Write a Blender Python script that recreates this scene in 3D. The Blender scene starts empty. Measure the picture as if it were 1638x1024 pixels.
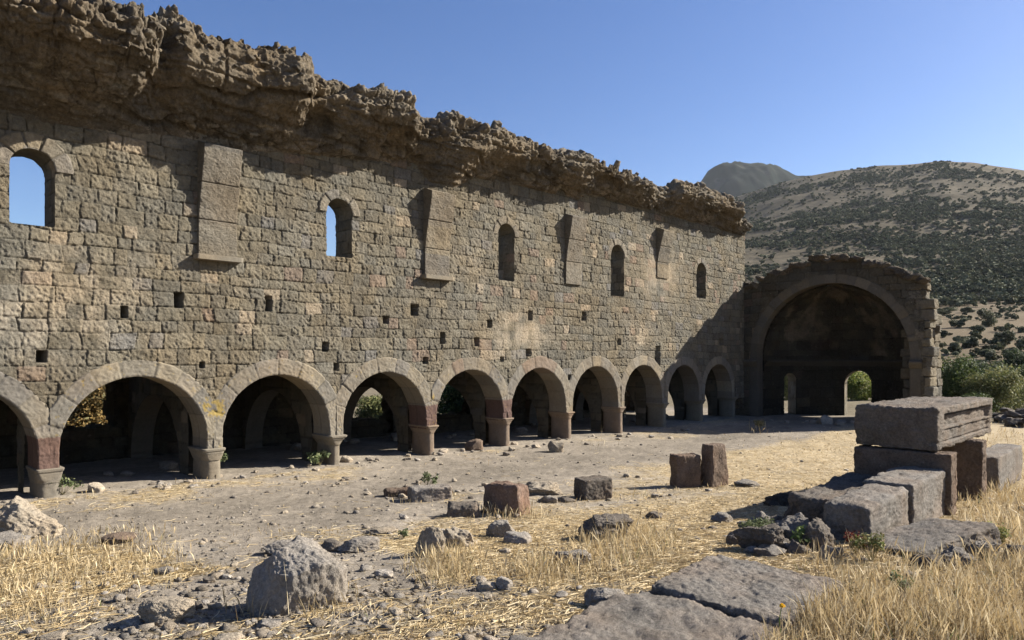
import bpy, math, numpy as np
rng = np.random.default_rng(7)
# ---------------------------------------------------------------- camera, sky, sun
F = 1120.0                       # focal length in pixels of a 1638 px wide picture
HAZE = 0.00005
CXP, HYP = 819.0, 568.0          # principal column, horizon row
VPX = 1896.0                     # where the nave wall runs to
BETA = math.atan((VPX - CXP) / F)
SB, CB = math.sin(BETA), math.cos(BETA)
EYE = 2.3
PITCH = 2.6                      # arch to arch
NA, ND = 10769.0, 5.93
D = PITCH * CB * CB * NA / F     # distance of nave wall face
S_OFF = D * math.tan(BETA)
SC = bpy.context.scene
cd = bpy.data.cameras.new('camera'); cam = bpy.data.objects.new('camera', cd)
SC.collection.objects.link(cam); SC.camera = cam
cam.location = (0, 0, EYE); cam.rotation_euler = (math.pi/2, 0, BETA - math.pi/2)
cd.sensor_width = 36; cd.lens = 36 * F / 1638; cd.shift_y = (HYP - 512) / 1638
cd.clip_start = 0.1; cd.clip_end = 9000
SA, SBV = 1.6, 1.18             # toward the sun: (SA, -1, SBV)
sl = math.sqrt(SA*SA + 1 + SBV*SBV)
SUN = np.array([SA, -1, SBV]) / sl
ELEV = math.asin(SUN[2]); ROT = math.atan2(SUN[0], SUN[1])
w = bpy.data.worlds.new('World'); SC.world = w; w.use_nodes = True
nt = w.node_tree; bg = nt.nodes['Background']
sk = nt.nodes.new('ShaderNodeTexSky'); sk.sky_type = 'NISHITA'; sk.sun_disc = False
sk.sun_elevation = ELEV; sk.sun_rotation = ROT; sk.altitude = 1100
sk.air_density = 1.0; sk.dust_density = 1.5; sk.ozone_density = 1.5
hs_ = nt.nodes.new('ShaderNodeHueSaturation'); hs_.inputs['Saturation'].default_value = 1.3; hs_.inputs['Value'].default_value = 1.0; hs_.inputs['Hue'].default_value = 0.512
nt.links.new(sk.outputs[0], hs_.inputs['Color']); nt.links.new(hs_.outputs[0], bg.inputs[0]); bg.inputs[1].default_value = 0.058
ld = bpy.data.lights.new('sun', 'SUN'); ld.energy = 5.0; ld.angle = math.radians(0.53)
ld.color = (1.0, 0.93, 0.82)
lo = bpy.data.objects.new('sun', ld); SC.collection.objects.link(lo); lo.location = (20, -20, 30)
from mathutils import Vector
lo.rotation_euler = Vector(SUN).to_track_quat('Z', 'Y').to_euler()
SC.view_settings.view_transform = 'Standard'; SC.view_settings.look = 'None'
SC.view_settings.exposure = 1.45; SC.view_settings.gamma = 1.0
SC.cycles.max_bounces = 6; SC.cycles.diffuse_bounces = 4
SC.cycles.use_denoising = True

# ---------------------------------------------------------------- numeric helpers
def hsh(ix, iy, iz, seed=0):
    h = (ix.astype(np.int64)*374761393 + iy.astype(np.int64)*668265263 + iz.astype(np.int64)*1274126177 + seed*362437) & 0xffffffff
    h = ((h ^ (h >> 13)) * 1274126177) & 0xffffffff
    h = ((h ^ (h >> 16)) * 2246822519) & 0xffffffff
    return ((h ^ (h >> 15)) & 0xffffff) / float(0xffffff)
def vn(x, y, z, seed=0):
    x, y, z = np.broadcast_arrays(np.asarray(x, float), np.asarray(y, float), np.asarray(z, float))
    ix, iy, iz = np.floor(x), np.floor(y), np.floor(z)
    fx, fy, fz = x-ix, y-iy, z-iz
    fx = fx*fx*(3-2*fx); fy = fy*fy*(3-2*fy); fz = fz*fz*(3-2*fz)
    r = 0
    for a in (0, 1):
        for b in (0, 1):
            for c in (0, 1):
                r = r + hsh(ix+a, iy+b, iz+c, seed)*(fx if a else 1-fx)*(fy if b else 1-fy)*(fz if c else 1-fz)
    return r*2-1
def fbm(x, y, z=0.0, seed=0, o=4, g=0.5):
    r, a, k, t = 0, 1.0, 1.0, 0
    for i in range(o):
        r = r + a*vn(np.asarray(x)*k+17.3*i, np.asarray(y)*k+5.1*i, np.asarray(z)*k+9.7*i, seed+i); t += a; a *= g; k *= 2.03
    return r/t
def worley(x, y, z, seed=0):
    x, y, z = np.broadcast_arrays(np.asarray(x, float), np.asarray(y, float), np.asarray(z, float))
    ix, iy, iz = np.floor(x), np.floor(y), np.floor(z)
    f1 = np.full(x.shape, 9.); f2 = f1.copy(); cid = np.zeros(x.shape)
    for a in (-1, 0, 1):
        for b in (-1, 0, 1):
            for c in (-1, 0, 1):
                cx, cy, cz = ix+a, iy+b, iz+c
                dx = cx+hsh(cx, cy, cz, seed)-x; dy = cy+hsh(cx, cy, cz, seed+1)-y; dz = cz+hsh(cx, cy, cz, seed+2)-z
                d = np.sqrt(dx*dx+dy*dy+dz*dz); h = hsh(cx, cy, cz, seed+3)
                n = d < f1
                f2 = np.where(n, f1, np.minimum(f2, d)); cid = np.where(n, h, cid); f1 = np.where(n, d, f1)
    return f1, f2, cid
def sst(a, b, x):
    t = np.clip((np.asarray(x, float)-a)/(b-a), 0, 1); return t*t*(3-2*t)
def ray(px, py):
    X = (px-CXP)/F; Y = -(py-HYP)/F
    return np.array([CB+X*SB, SB-X*CB, Y])
def on_y(px, py, yy):            # the point seen at (px,py) on the plane y = yy
    d = ray(px, py); return d*(yy/d[1]) + np.array([0, 0, EYE])
def on_x(px, py, xx):
    d = ray(px, py); return d*(xx/d[0]) + np.array([0, 0, EYE])
def topix(x, y, z):
    Z = x*CB + y*SB; X = x*SB - y*CB
    Zs = np.where(Z > 0.2, Z, 0.2)
    return CXP + F*X/Zs, HYP - F*(z-EYE)/Zs, Z
def s_of(px, yy=None):
    yy = D if yy is None else yy
    return on_y(px, 500, yy)[0]
def s_n(n): return (n+ND)*PITCH - S_OFF

# ---------------------------------------------------------------- terrain height
RIDGE = np.array([(-2500, 540), (-600, 530), (300, 500), (700, 470), (900, 400), (1120, 335), (1187, 312), (1240, 295), (1300, 281), (1345, 272), (1400, 265),
                  (1450, 263), (1510, 258), (1560, 262), (1638, 273), (1900, 290), (2600, 330), (5000, 430)], float)
WALLG = np.array([(-20, 0.05), (-3, 0.04), (s_n(0), 0.03), (s_n(2), -0.03), (s_n(4), -0.12), (s_n(6), -0.2), (s_n(8), -0.17), (29, -0.2), (60, -0.2)])
def terr(x, y, fine=True):
    x = np.asarray(x, float); y = np.asarray(y, float)
    r = np.hypot(x, y)
    near = np.interp(x, WALLG[:, 0], WALLG[:, 1])
    near = near + 0.42*(1-sst(3.0, 11.5, r)) + 0.04*fbm(x*.35, y*.35, 0, 3, 3)
    near = near + 0.28*np.exp(-((x-9.5)**2/40+(y-1.6)**2/9))           # the south side lies a little higher
    Z = x*CB + y*SB; X = x*SB - y*CB
    az = np.clip(np.arctan2(X, Z), -1.2, 1.2)
    cx = CXP + F*np.tan(az); cz = np.cos(az)
    rdg = np.interp(cx, RIDGE[:, 0], RIDGE[:, 1]) + 3*fbm(cx/60, 0, 0, 8, 3)
    zr = EYE + (HYP-rdg)/F*cz*800
    zr = np.where(Z < 0, 25, zr)
    zf = 0.085*np.maximum(0, r-62)*sst(300, 1000, cx)+0.02*np.maximum(0, r-62)
    zf220 = 0.085*158*sst(300, 1000, cx)+0.02*158
    t = np.clip((r-220)/580, 0, 1)
    hill = zf220 + (zr-zf220)*(0.75*t+0.25*t*t) + (t > 0)*np.sin(np.pi*t)*7*fbm(x/90, y/90, 0, 5, 4)
    far = np.where(r < 220, zf, hill) - np.clip(r-800, 0, None)*0.25
    b = sst(45, 75, r)
    out = near*(1-b) + (far+near*0.3)*b
    if fine:
        k = 1-sst(15, 40, r)
        out = out + k*(0.02*fbm(x*1.6, y*1.6, 0, 11, 3) + 0.011*fbm(x*7, y*7, 0, 12, 3) + 0.008*np.maximum(0, fbm(x*22, y*22, 0, 13, 2)))
    return out
def ground_at(px, py):
    d = ray(px, py); t = EYE/max(1e-3, -d[2])
    for _ in range(12):
        p = d*t; g = float(terr(p[0], p[1])); t = 0.5*t + 0.5*(EYE-g)/max(1e-3, -d[2])
    p = d*t; return np.array([p[0], p[1], float(terr(p[0], p[1]))]), t

# ---------------------------------------------------------------- mesh helpers
LOC = {}
def thing(name, label, cat, loc=(0, 0, 0), group=None):
    o = bpy.data.objects.new(name, None); SC.collection.objects.link(o); o.location = loc; o.empty_display_size = 0.2
    o['label'] = label; o['category'] = cat
    if group: o['group'] = group
    LOC[o] = np.array(loc, float); return o
def tag(o, label, cat, group=None, kind=None):
    if label: o['label'] = label
    if cat: o['category'] = cat
    if group: o['group'] = group
    if kind: o['kind'] = kind
    return o
def mk(name, V, Fc, mat, parent=None, col=None, smooth=True, origin=None, loc=None):
    V = np.asarray(V, np.float64).reshape(-1, 3); Fc = np.asarray(Fc, np.int32)
    used = np.zeros(len(V), bool); used[Fc.ravel()] = True
    if not used.all():
        m = np.cumsum(used)-1; V = V[used]; Fc = m[Fc]
        if col is not None: col = np.asarray(col).reshape(-1, 3)[used]
    org = np.zeros(3)
    if parent is not None:
        org = LOC[parent]
    elif origin is not None: org = np.array(origin, float)
    V = V - org
    me = bpy.data.meshes.new(name); k = Fc.shape[1]
    me.vertices.add(len(V)); me.vertices.foreach_set('co', V.astype(np.float32).ravel())
    me.loops.add(Fc.size); me.loops.foreach_set('vertex_index', Fc.ravel())
    me.polygons.add(len(Fc)); me.polygons.foreach_set('loop_start', np.arange(0, Fc.size, k, dtype=np.int32))
    me.polygons.foreach_set('loop_total', np.full(len(Fc), k, np.int32))
    if smooth: me.polygons.foreach_set('use_smooth', np.ones(len(Fc), bool))
    me.update(calc_edges=True)
    if col is not None:
        col = np.clip(np.asarray(col, np.float32).reshape(-1, 3), 0, 1)
        a = me.color_attributes.new('Col', 'FLOAT_COLOR', 'POINT')
        a.data.foreach_set('color', np.hstack([col, np.ones((len(col), 1), np.float32)]).ravel())
    me.materials.append(mat)
    o = bpy.data.objects.new(name, me); SC.collection.objects.link(o)
    if parent is not None: o.parent = parent; LOC[o] = org
    else: o.location = org; LOC[o] = org
    return o
class Acc:
    def __init__(s): s.V = []; s.F = []; s.C = []; s.n = 0
    def add(s, V, Fc, C):
        V = np.asarray(V, float).reshape(-1, 3); C = np.broadcast_to(np.asarray(C, float).reshape(-1, 3), V.shape) if np.size(C) == 3 else np.asarray(C, float).reshape(-1, 3)
        s.V.append(V); s.F.append(np.asarray(Fc)+s.n); s.C.append(C); s.n += len(V)
    def mk(s, name, mat, parent=None, **k):
        return mk(name, np.vstack(s.V), np.vstack(s.F), mat, parent, np.vstack(s.C), **k)
def gridf(nu, nv, keep=None, flip=False):
    i = np.arange(nu*nv).reshape(nu, nv)
    q = np.stack([i[:-1, :-1], i[1:, :-1], i[1:, 1:], i[:-1, 1:]], -1).reshape(-1, 4)
    if flip: q = q[:, ::-1]
    if keep is not None:
        kk = keep.ravel(); q = q[kk[q].any(1)]
    return q
def cube_grid(n):
    t = np.linspace(-1, 1, n+1); vs, fs, c = [], [], 0
    A, B = np.meshgrid(t, t, indexing='ij')
    for ax in range(3):
        for sg in (-1, 1):
            v = np.zeros((n+1, n+1, 3)); v[..., ax] = sg; v[..., (ax+1) % 3] = A; v[..., (ax+2) % 3] = B
            vs.append(v.reshape(-1, 3)); fs.append(gridf(n+1, n+1, flip=(sg < 0))+c); c += (n+1)**2
    V = np.vstack(vs); Fc = np.vstack(fs)
    key = np.round((V+1)*1e5).astype(np.int64); key = key[:, 0]*10**12+key[:, 1]*10**6+key[:, 2]
    _, idx, inv = np.unique(key, return_index=True, return_inverse=True)
    return V[idx], inv.reshape(-1)[Fc]
CG = {n: cube_grid(n) for n in (2, 4, 10, 16, 26, 40, 60, 90)}

# ---------------------------------------------------------------- materials
def new_mat(name):
    m = bpy.data.materials.new(name); m.use_nodes = True
    return m, m.node_tree, m.node_tree.nodes['Principled BSDF']
def nd(t, typ, **k):
    n = t.nodes.new(typ)
    for a, b in k.items(): setattr(n, a, b)
    return n
def stone_mat(name, scale=1.0, bump=0.5, mott=0.35, pits=0.5, spots=0.25, warm=(1.08, 1.0, 0.9), dist=0.02):
    m, t, b = new_mat(name); L = t.links.new
    tc = nd(t, 'ShaderNodeTexCoord'); at = nd(t, 'ShaderNodeAttribute', attribute_name='Col')
    def noise(sc, det, ro=0.6):
        n = nd(t, 'ShaderNodeTexNoise'); n.inputs['Scale'].default_value = sc*scale; n.inputs['Detail'].default_value = det
        n.inputs['Roughness'].default_value = ro; L(tc.outputs['Object'], n.inputs['Vector']); return n
    n1, n2, n3 = noise(2.1, 6), noise(14, 8, 0.7), noise(70, 5, 0.7)
    def mr(src, a, b_, c, d):
        n = nd(t, 'ShaderNodeMapRange'); L(src, n.inputs[0])
        for i, v in enumerate((a, b_, c, d)): n.inputs[i+1].default_value = v
        return n.outputs[0]
    def mul(c, f):
        n = nd(t, 'ShaderNodeMix', data_type='RGBA', blend_type='MULTIPLY'); n.inputs[0].default_value = 1
        L(c, n.inputs[6]); L(f, n.inputs[7]); return n.outputs[2]
    c = mul(at.outputs['Color'], mr(n2.outputs[0], .3, .7, 1-mott, 1+mott))
    c = mul(c, mr(n1.outputs[0], .3, .7, 1-mott*.6, 1+mott*.6))
    c = mul(c, mr(n3.outputs[0], .3, .7, 1-mott*.7, 1+mott*.7))
    w_ = nd(t, 'ShaderNodeMix', data_type='RGBA', blend_type='MULTIPLY'); n5 = noise(0.7, 4)
    L(mr(n5.outputs[0], .42, .62, 0, 1), w_.inputs[0]); L(c, w_.inputs[6]); w_.inputs[7].default_value = (*warm, 1)
    c = w_.outputs[2]
    n6 = noise(5.5, 9, 0.75)                                  # pale lichen and lime blotches
    sp = nd(t, 'ShaderNodeMix', data_type='RGBA'); L(mr(n6.outputs[0], .6, .68, 0, spots), sp.inputs[0]); L(c, sp.inputs[6]); sp.inputs[7].default_value = (.42, .38, .31, 1)
    L(sp.outputs[2], b.inputs['Base Color']); b.inputs['Roughness'].default_value = 0.95; b.inputs['Specular IOR Level'].default_value = 0.15
    v = nd(t, 'ShaderNodeTexVoronoi'); v.inputs['Scale'].default_value = 45*scale; L(tc.outputs['Object'], v.inputs['Vector'])
    pit = mr(v.outputs['Distance'], 0.0, 0.35, -pits, 0)
    ad = nd(t, 'ShaderNodeMath', operation='ADD'); L(pit, ad.inputs[0]); L(n2.outputs[0], ad.inputs[1])
    ad2 = nd(t, 'ShaderNodeMath', operation='MULTIPLY_ADD'); L(n3.outputs[0], ad2.inputs[0]); ad2.inputs[1].default_value = .6; L(ad.outputs[0], ad2.inputs[2])
    bm = nd(t, 'ShaderNodeBump'); bm.inputs['Strength'].default_value = bump; bm.inputs['Distance'].default_value = dist
    L(ad2.outputs[0], bm.inputs['Height']); L(bm.outputs[0], b.inputs['Normal'])
    return m
M_wall = stone_mat('ashlar_stone', 1.0, 1.0, 0.26, 0.6, 0.2, dist=.03)
M_vous = stone_mat('dressed_stone', 1.2, 0.5, 0.16, 0.5, 0.12, dist=.012)
M_rub = stone_mat('rubble_core', 1.3, 1.0, 0.42, 0.5, 0.45, (1.08, 1.0, 0.88), dist=.045)
M_dark = stone_mat('dark_basalt', 2.4, 1.0, 0.38, 0.5, 0.4, (1.1, 1.0, 0.92))
M_rock = stone_mat('field_stone', 2.2, 1.0, 0.36, 0.8, 0.35, (1.06, 1.0, 0.92))
def ground_mat():
    m, t, b = new_mat('dry_earth'); L = t.links.new
    tc = nd(t, 'ShaderNodeTexCoord'); at = nd(t, 'ShaderNodeAttribute', attribute_name='Col')
    prev = at.outputs['Color']
    for sc, am in ((1.3, .15), (9, .25), (60, .3), (230, .22)):
        n = nd(t, 'ShaderNodeTexNoise'); n.inputs['Scale'].default_value = sc; n.inputs['Detail'].default_value = 5; n.inputs['Roughness'].default_value = .65
        L(tc.outputs['Object'], n.inputs['Vector'])
        r = nd(t, 'ShaderNodeMapRange'); L(n.outputs[0], r.inputs[0]); r.inputs[1].default_value = .3; r.inputs[2].default_value = .7; r.inputs[3].default_value = 1-am; r.inputs[4].default_value = 1+am
        x = nd(t, 'ShaderNodeMix', data_type='RGBA', blend_type='MULTIPLY'); x.inputs[0].default_value = 1; L(prev, x.inputs[6]); L(r.outputs[0], x.inputs[7]); prev = x.outputs[2]
        last = n
    L(prev, b.inputs['Base Color']); b.inputs['Roughness'].default_value = 1; b.inputs['Specular IOR Level'].default_value = .1
    n = nd(t, 'ShaderNodeTexNoise'); n.inputs['Scale'].default_value = 40; n.inputs['Detail'].default_value = 8; n.inputs['Roughness'].default_value = .75; L(tc.outputs['Object'], n.inputs['Vector'])
    bm = nd(t, 'ShaderNodeBump'); bm.inputs['Strength'].default_value = .8; bm.inputs['Distance'].default_value = .02
    L(n.outputs[0], bm.inputs['Height']); L(bm.outputs[0], b.inputs['Normal']); return m
M_ground = ground_mat()
def hill_mat():
    m, t, b = new_mat('hillside_soil'); L = t.links.new
    tc = nd(t, 'ShaderNodeTexCoord'); at = nd(t, 'ShaderNodeAttribute', attribute_name='Col'); prev = at.outputs['Color']
    for sc, am in ((.02, .18), (.12, .25), (.6, .28), (2.0, .2)):
        n = nd(t, 'ShaderNodeTexNoise'); n.inputs['Scale'].default_value = sc; n.inputs['Detail'].default_value = 6; L(tc.outputs['Object'], n.inputs['Vector'])
        r = nd(t, 'ShaderNodeMapRange'); L(n.outputs[0], r.inputs[0]); r.inputs[1].default_value = .35; r.inputs[2].default_value = .65; r.inputs[3].default_value = 1-am; r.inputs[4].default_value = 1+am
        x = nd(t, 'ShaderNodeMix', data_type='RGBA', blend_type='MULTIPLY'); x.inputs[0].default_value = 1; L(prev, x.inputs[6]); L(r.outputs[0], x.inputs[7]); prev = x.outputs[2]
    L(prev, b.inputs['Base Color']); b.inputs['Roughness'].default_value = 1; b.inputs['Specular IOR Level'].default_value = 0.05
    return m
M_hill = hill_mat()
def leaf_mat(name, trans=0.3, rough=.7):
    m, t, b = new_mat(name); L = t.links.new
    at = nd(t, 'ShaderNodeAttribute', attribute_name='Col'); L(at.outputs['Color'], b.inputs['Base Color'])
    b.inputs['Roughness'].default_value = rough; b.inputs['Specular IOR Level'].default_value = .2
    tr = nd(t, 'ShaderNodeBsdfTranslucent'); L(at.outputs['Color'], tr.inputs[0])
    mx = nd(t, 'ShaderNodeMixShader'); mx.inputs[0].default_value = trans
    L(b.outputs[0], mx.inputs[1]); L(tr.outputs[0], mx.inputs[2]); L(mx.outputs[0], t.nodes['Material Output'].inputs[0]); return m
M_grass = leaf_mat('dry_grass', .3, .6); M_leaf = leaf_mat('leaves', .3); M_scrub = leaf_mat('scrub', .1, .9)
M_bark = stone_mat('bark', 3, .8, .3, .2, .0)

# ---------------------------------------------------------------- masonry pattern
PAL = np.array([.495, .525, .53])*np.array([(.275, .232, .175), (.25, .215, .17), (.30, .25, .18), (.235, .215, .185), (.27, .22, .155), (.33, .275, .20), (.215, .195, .165), (.29, .235, .165), (.25, .22, .18)])
def masonry(s, z, seed=1, hmin=.185, hmax=.285, wmin=.2, wmax=.5, joint=.027, relief=1.0, wob=.075, s0=-12., s1=60., z0=-1., z1=9., pal=PAL):
    """height and colour of coursed blocks at wall coordinates (s, z)"""
    r = np.random.default_rng(seed)
    zz = z + wob*fbm(s*.28, z*.3, 0, seed, 2) + .022*vn(s*2.3, z*2, 0, seed+5)
    ss = s + .028*vn(s*1.5, z*4.5, 0, seed+6)
    hs = [z0]
    while hs[-1] < z1: hs.append(hs[-1] + r.uniform(hmin, hmax))
    hs = np.array(hs); k = np.clip(np.searchsorted(hs, zz)-1, 0, len(hs)-2)
    dl = np.zeros(s.shape); sid = np.zeros(s.shape, int); cxs = np.zeros(s.shape); wd = np.ones(s.shape)
    for c in range(len(hs)-1):
        n = int((s1-s0)/((wmin+wmax)/2)*1.3)
        ed = s0 + np.concatenate([[0], np.cumsum(wmin + (wmax-wmin)*r.random(n)**1.3)])
        m = k == c
        if not m.any(): continue
        sv = ss[m]; j = np.clip(np.searchsorted(ed, sv)-1, 0, n-1)
        dl[m] = np.minimum(sv-ed[j], ed[j+1]-sv); sid[m] = c*1000+j; cxs[m] = (sv-(ed[j]+ed[j+1])/2); wd[m] = ed[j+1]-ed[j]
    dz = np.minimum(zz-hs[k], hs[k+1]-zz); hgt = hs[k+1]-hs[k]
    cz = zz-(hs[k]+hs[k+1])/2
    rc = .022
    a, b = np.maximum(0, rc-dl), np.maximum(0, rc-dz)
    e = np.where((a > 0) & (b > 0), rc-np.hypot(a, b), np.minimum(dl, dz))
    e = e + .006*vn(s*25, z*25, 0, seed+8)
    i0 = sid*0
    h1, h2, h3, h4, h5 = (hsh(sid, i0+q, i0, seed) for q in range(5))
    jw = .008+.010*hsh(sid, i0+20, i0, seed)
    face = sst(.0, 1., e/jw)
    h = -joint*(.35+1.3*hsh(sid, i0+9, i0, seed)**2)*(1-face)
    h = h + face*relief*((h1-.5)*.022 + (h2-.5)*.07*cxs + (h3-.5)*.10*cz + .016*fbm(s*8, z*8, h4*50, seed+3, 3) + .013*vn(s*24, z*24, h4*9, seed+4) + .008*vn(s*41, z*41, h4*9, seed+14))
    h = h + face*relief*.005*(1-(2*cxs/wd)**2)*(1-(2*cz/hgt)**2)
    col = pal[(h5*len(pal)*.9999).astype(int)] * (.86+.26*h2)[..., None]
    col = col*.45+.55*pal.mean(0)*(.78+.44*h2)[..., None]
    rare = hsh(sid, i0+12, i0, seed)
    col = np.where((rare > .972)[..., None], np.array([.225, .19, .142]), col)
    col = np.where((rare < .035)[..., None], np.array([.165, .13, .10]), col)
    col = np.where(((rare > .06) & (rare < .1))[..., None], np.array([.135, .128, .115]), col)
    col = col*(.55+.45*face)[..., None] * (1+.12*fbm(s*3, z*3, 0, seed+9, 3))[..., None]
    return h, col

# openings as signed distances in (s, z); negative inside
def sd_arch(s, z, c, zc, r, zb):      # round-headed opening, centre c, springing zc, half width r, bottom zb
    up = np.hypot(s-c, z-zc)-r
    lo_ = np.maximum(np.abs(s-c)-r, zb-z)
    return np.where(z > zc, up, lo_)
def sd_box(s, z, c, zc, hw, hh): return np.maximum(np.abs(s-c)-hw, np.abs(z-zc)-hh)
def snap(S, Z, sdf):
    """push the grid points just inside an opening onto its edge; returns S, Z, keep"""
    d = sdf(S, Z); e = 1e-3
    gx = (sdf(S+e, Z)-d)/e; gz = (sdf(S, Z+e)-d)/e; g = np.maximum(1e-6, gx*gx+gz*gz)
    ins = d < 0
    S2 = np.where(ins, S-d*gx/g, S); Z2 = np.where(ins, Z-d*gz/g, Z)
    return S2, Z2, ~ins

# ================================================================ GROUND
AZc = np.tan(np.linspace(math.atan((-40-CXP)/F), math.atan((1680-CXP)/F), 900)); AZc = np.arctan(AZc)
out_l = np.linspace(-math.pi, AZc[0], 60, endpoint=False); out_r = np.linspace(AZc[-1], math.pi, 60)[1:]
AZ = np.concatenate([out_l, AZc, out_r])
r1 = EYE*F/np.linspace(700, 90, 430)*1.0
r1 = np.concatenate([[0.02, .6, 1.2, 1.9, 2.6, 3.1], r1])
r2 = np.geomspace(r1[-1]*1.02, 220, 60)
def polar(rr, azs):
    R_, A_ = np.meshgrid(rr, azs, indexing='ij')
    Zc = R_*np.cos(A_); Xc = R_*np.sin(A_)
    return Zc*CB+Xc*SB, Zc*SB-Xc*CB
def blob(px, py, x0, y0, rx, ry): return np.exp(-(((px-x0)/rx)**2+((py-y0)/ry)**2))
def straw_field(x, y):
    """how much dry straw lies on the ground (0..1), laid out on the ground plan"""
    px, py, Z = topix(x, y, 0*x)
    v = x*0; lat = D - y
    f = .56 + .5*fbm(x*.55, y*.55, 0, 21, 3) + .35*fbm(x*2.2, y*2.2, 0, 22, 3)
    path = np.exp(-((lat-2.9-0.5*np.sin(x*.4))/1.7)**2)                     # trodden way along the arcade
    f = f - .8*path + .45*sst(6.2, 9, lat)*sst(4, 9, x) + .5*np.exp(-((lat-5.6)/.9)**2)*sst(12, 16, x)
    f = f + .9*(blob(px, py, 90, 915, 170, 60)+blob(px, py, 1480, 980, 330, 70)+blob(px, py, 1600, 790, 90, 90)+blob(px, py, 940, 890, 140, 50)+blob(px, py, 720, 900, 90, 40)+.5*blob(px, py, 1290, 730, 170, 40)+.3*blob(px, py, 780, 980, 180, 30))
    f = f - .7*(blob(px, py, 330, 905, 110, 40)+blob(px, py, 330, 1010, 250, 30)+.8*blob(px, py, 600, 960, 80, 60))
    f = np.where(lat < .2, f-.9, f)
    return np.clip(f, 0, 1)
SOIL = np.array([.225, .196, .158]); STRAW = np.array([.40, .315, .185])
XA_ = on_y(1190, 500, D)[0]
def ground_cols(X, Y):
    f = straw_field(X, Y); r = np.hypot(X, Y)
    k = (sst(.3, .9, f)*.6)[..., None]
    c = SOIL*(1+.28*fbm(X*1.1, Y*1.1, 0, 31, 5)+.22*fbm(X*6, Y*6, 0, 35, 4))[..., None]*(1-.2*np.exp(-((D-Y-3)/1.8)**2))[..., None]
    c = c*(1-k)+STRAW*k
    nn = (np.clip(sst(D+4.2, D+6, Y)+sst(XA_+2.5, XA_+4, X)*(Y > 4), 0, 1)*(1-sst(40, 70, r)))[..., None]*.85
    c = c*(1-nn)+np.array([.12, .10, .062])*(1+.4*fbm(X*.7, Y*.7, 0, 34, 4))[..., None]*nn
    fl = sst(40, 70, r)[..., None]
    c = c*(1-fl) + np.array([.118, .09, .054])*(1+.35*fbm(X/14, Y/14, 0, 33, 4))[..., None]*fl
    return c
rr = np.concatenate([r1, r2]); X, Y = polar(rr, AZ); Z = terr(X, Y)
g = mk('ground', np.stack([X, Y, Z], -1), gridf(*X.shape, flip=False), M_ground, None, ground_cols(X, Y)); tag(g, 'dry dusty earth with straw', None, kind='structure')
del g['label']
r3 = np.concatenate([[rr[-1]], np.geomspace(rr[-1]*1.01, 1100, 170)])
azh = np.concatenate([np.linspace(-math.pi, AZc[0], 60, endpoint=False), np.linspace(AZc[0], AZc[-1], 500), out_r]); X, Y = polar(r3, azh); Z = terr(X, Y)
hc = np.array([.088, .074, .050])*(1+.4*fbm(X/40, Y/40, 0, 41, 5))[..., None]
g = mk('hill', np.stack([X, Y, Z], -1), gridf(*X.shape), M_hill, None, hc); g['kind'] = 'structure'
# the far rocky peak
def mountain():
    u = np.linspace(-1, 1, 200); v = np.linspace(-1, 1, 80); U, V_ = np.meshgrid(u, v, indexing='ij')
    Zc = 1700 + V_*420
    pxc = 1205 + U*330
    prof = np.interp(pxc, [870, 1000, 1060, 1100, 1120, 1133, 1150, 1170, 1190, 1215, 1260, 1300, 1400, 1540], [420, 380, 345, 308, 292, 274, 265, 263, 264, 268, 282, 292, 330, 420])
    prof = prof + 2.0*fbm(pxc/9, 0, 0, 44, 3)
    Xc = (pxc-CXP)/F*1700
    top = (HYP-prof)/F*1700
    h = top*np.clip(1-np.abs(V_)**1.6, 0, 1) + 34*fbm(Xc/60, Zc/60, 0, 45, 6)*(1-np.abs(V_)) + EYE
    P = np.stack([Zc*CB+Xc*SB, Zc*SB-Xc*CB, h], -1)
    k = fbm(Xc/25, h/25, Zc/25, 46, 5)[..., None]
    c = np.array([.006, .010, .006])*(1+1.2*k); c = np.where(k > .3, np.array([.03, .029, .023]), c)
    o = mk('mountain', P, gridf(*U.shape, flip=True), M_hill, None, c); o['kind'] = 'structure'
mountain()

# ================================================================ NAVE WALL
T = 0.64
S_END = on_y(1190, 500, D)[0]
S_BEG = s_n(-2.2)
nave = thing('arcade_wall', 'long high church nave wall of brown ashlar with nine round arches, windows and an overhanging broken vault', 'wall', (s_n(4), D, -0.1))
def LN(lst, yy=None): 
    P = np.array([on_y(a, b, D if yy is None else yy) for a, b in lst]); return P[:, 0], P[:, 2]
spr_s, spr_z = LN([(-300, 90), (-100, 150), (0, 178), (100, 200), (200, 210), (310, 220), (380, 240), (470, 245), (600, 256), (665, 266), (690, 300), (730, 300), (760, 283), (850, 300), (895, 312), (925, 318), (940, 309), (1000, 325), (1060, 341), (1187, 375)])
WIN = []   # centre s, half width, springing z, sill z
for x0, x1, yt, ys in ((15, 88, 238, 360), (522, 563, 318, 411), (797, 823, 358, 449), (977, 998, 392, 474), (1114, 1129, 421, 477)):
    a, b = s_of(x0), s_of(x1); c = (a+b)/2; hw = (b-a)/2; xm = (x0+x1)/2
    zt = on_y(xm, yt, D)[2]; zs = on_y(xm, ys, D)[2]; WIN.append((c, hw, zt-hw, zs))
HOLES = []
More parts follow.
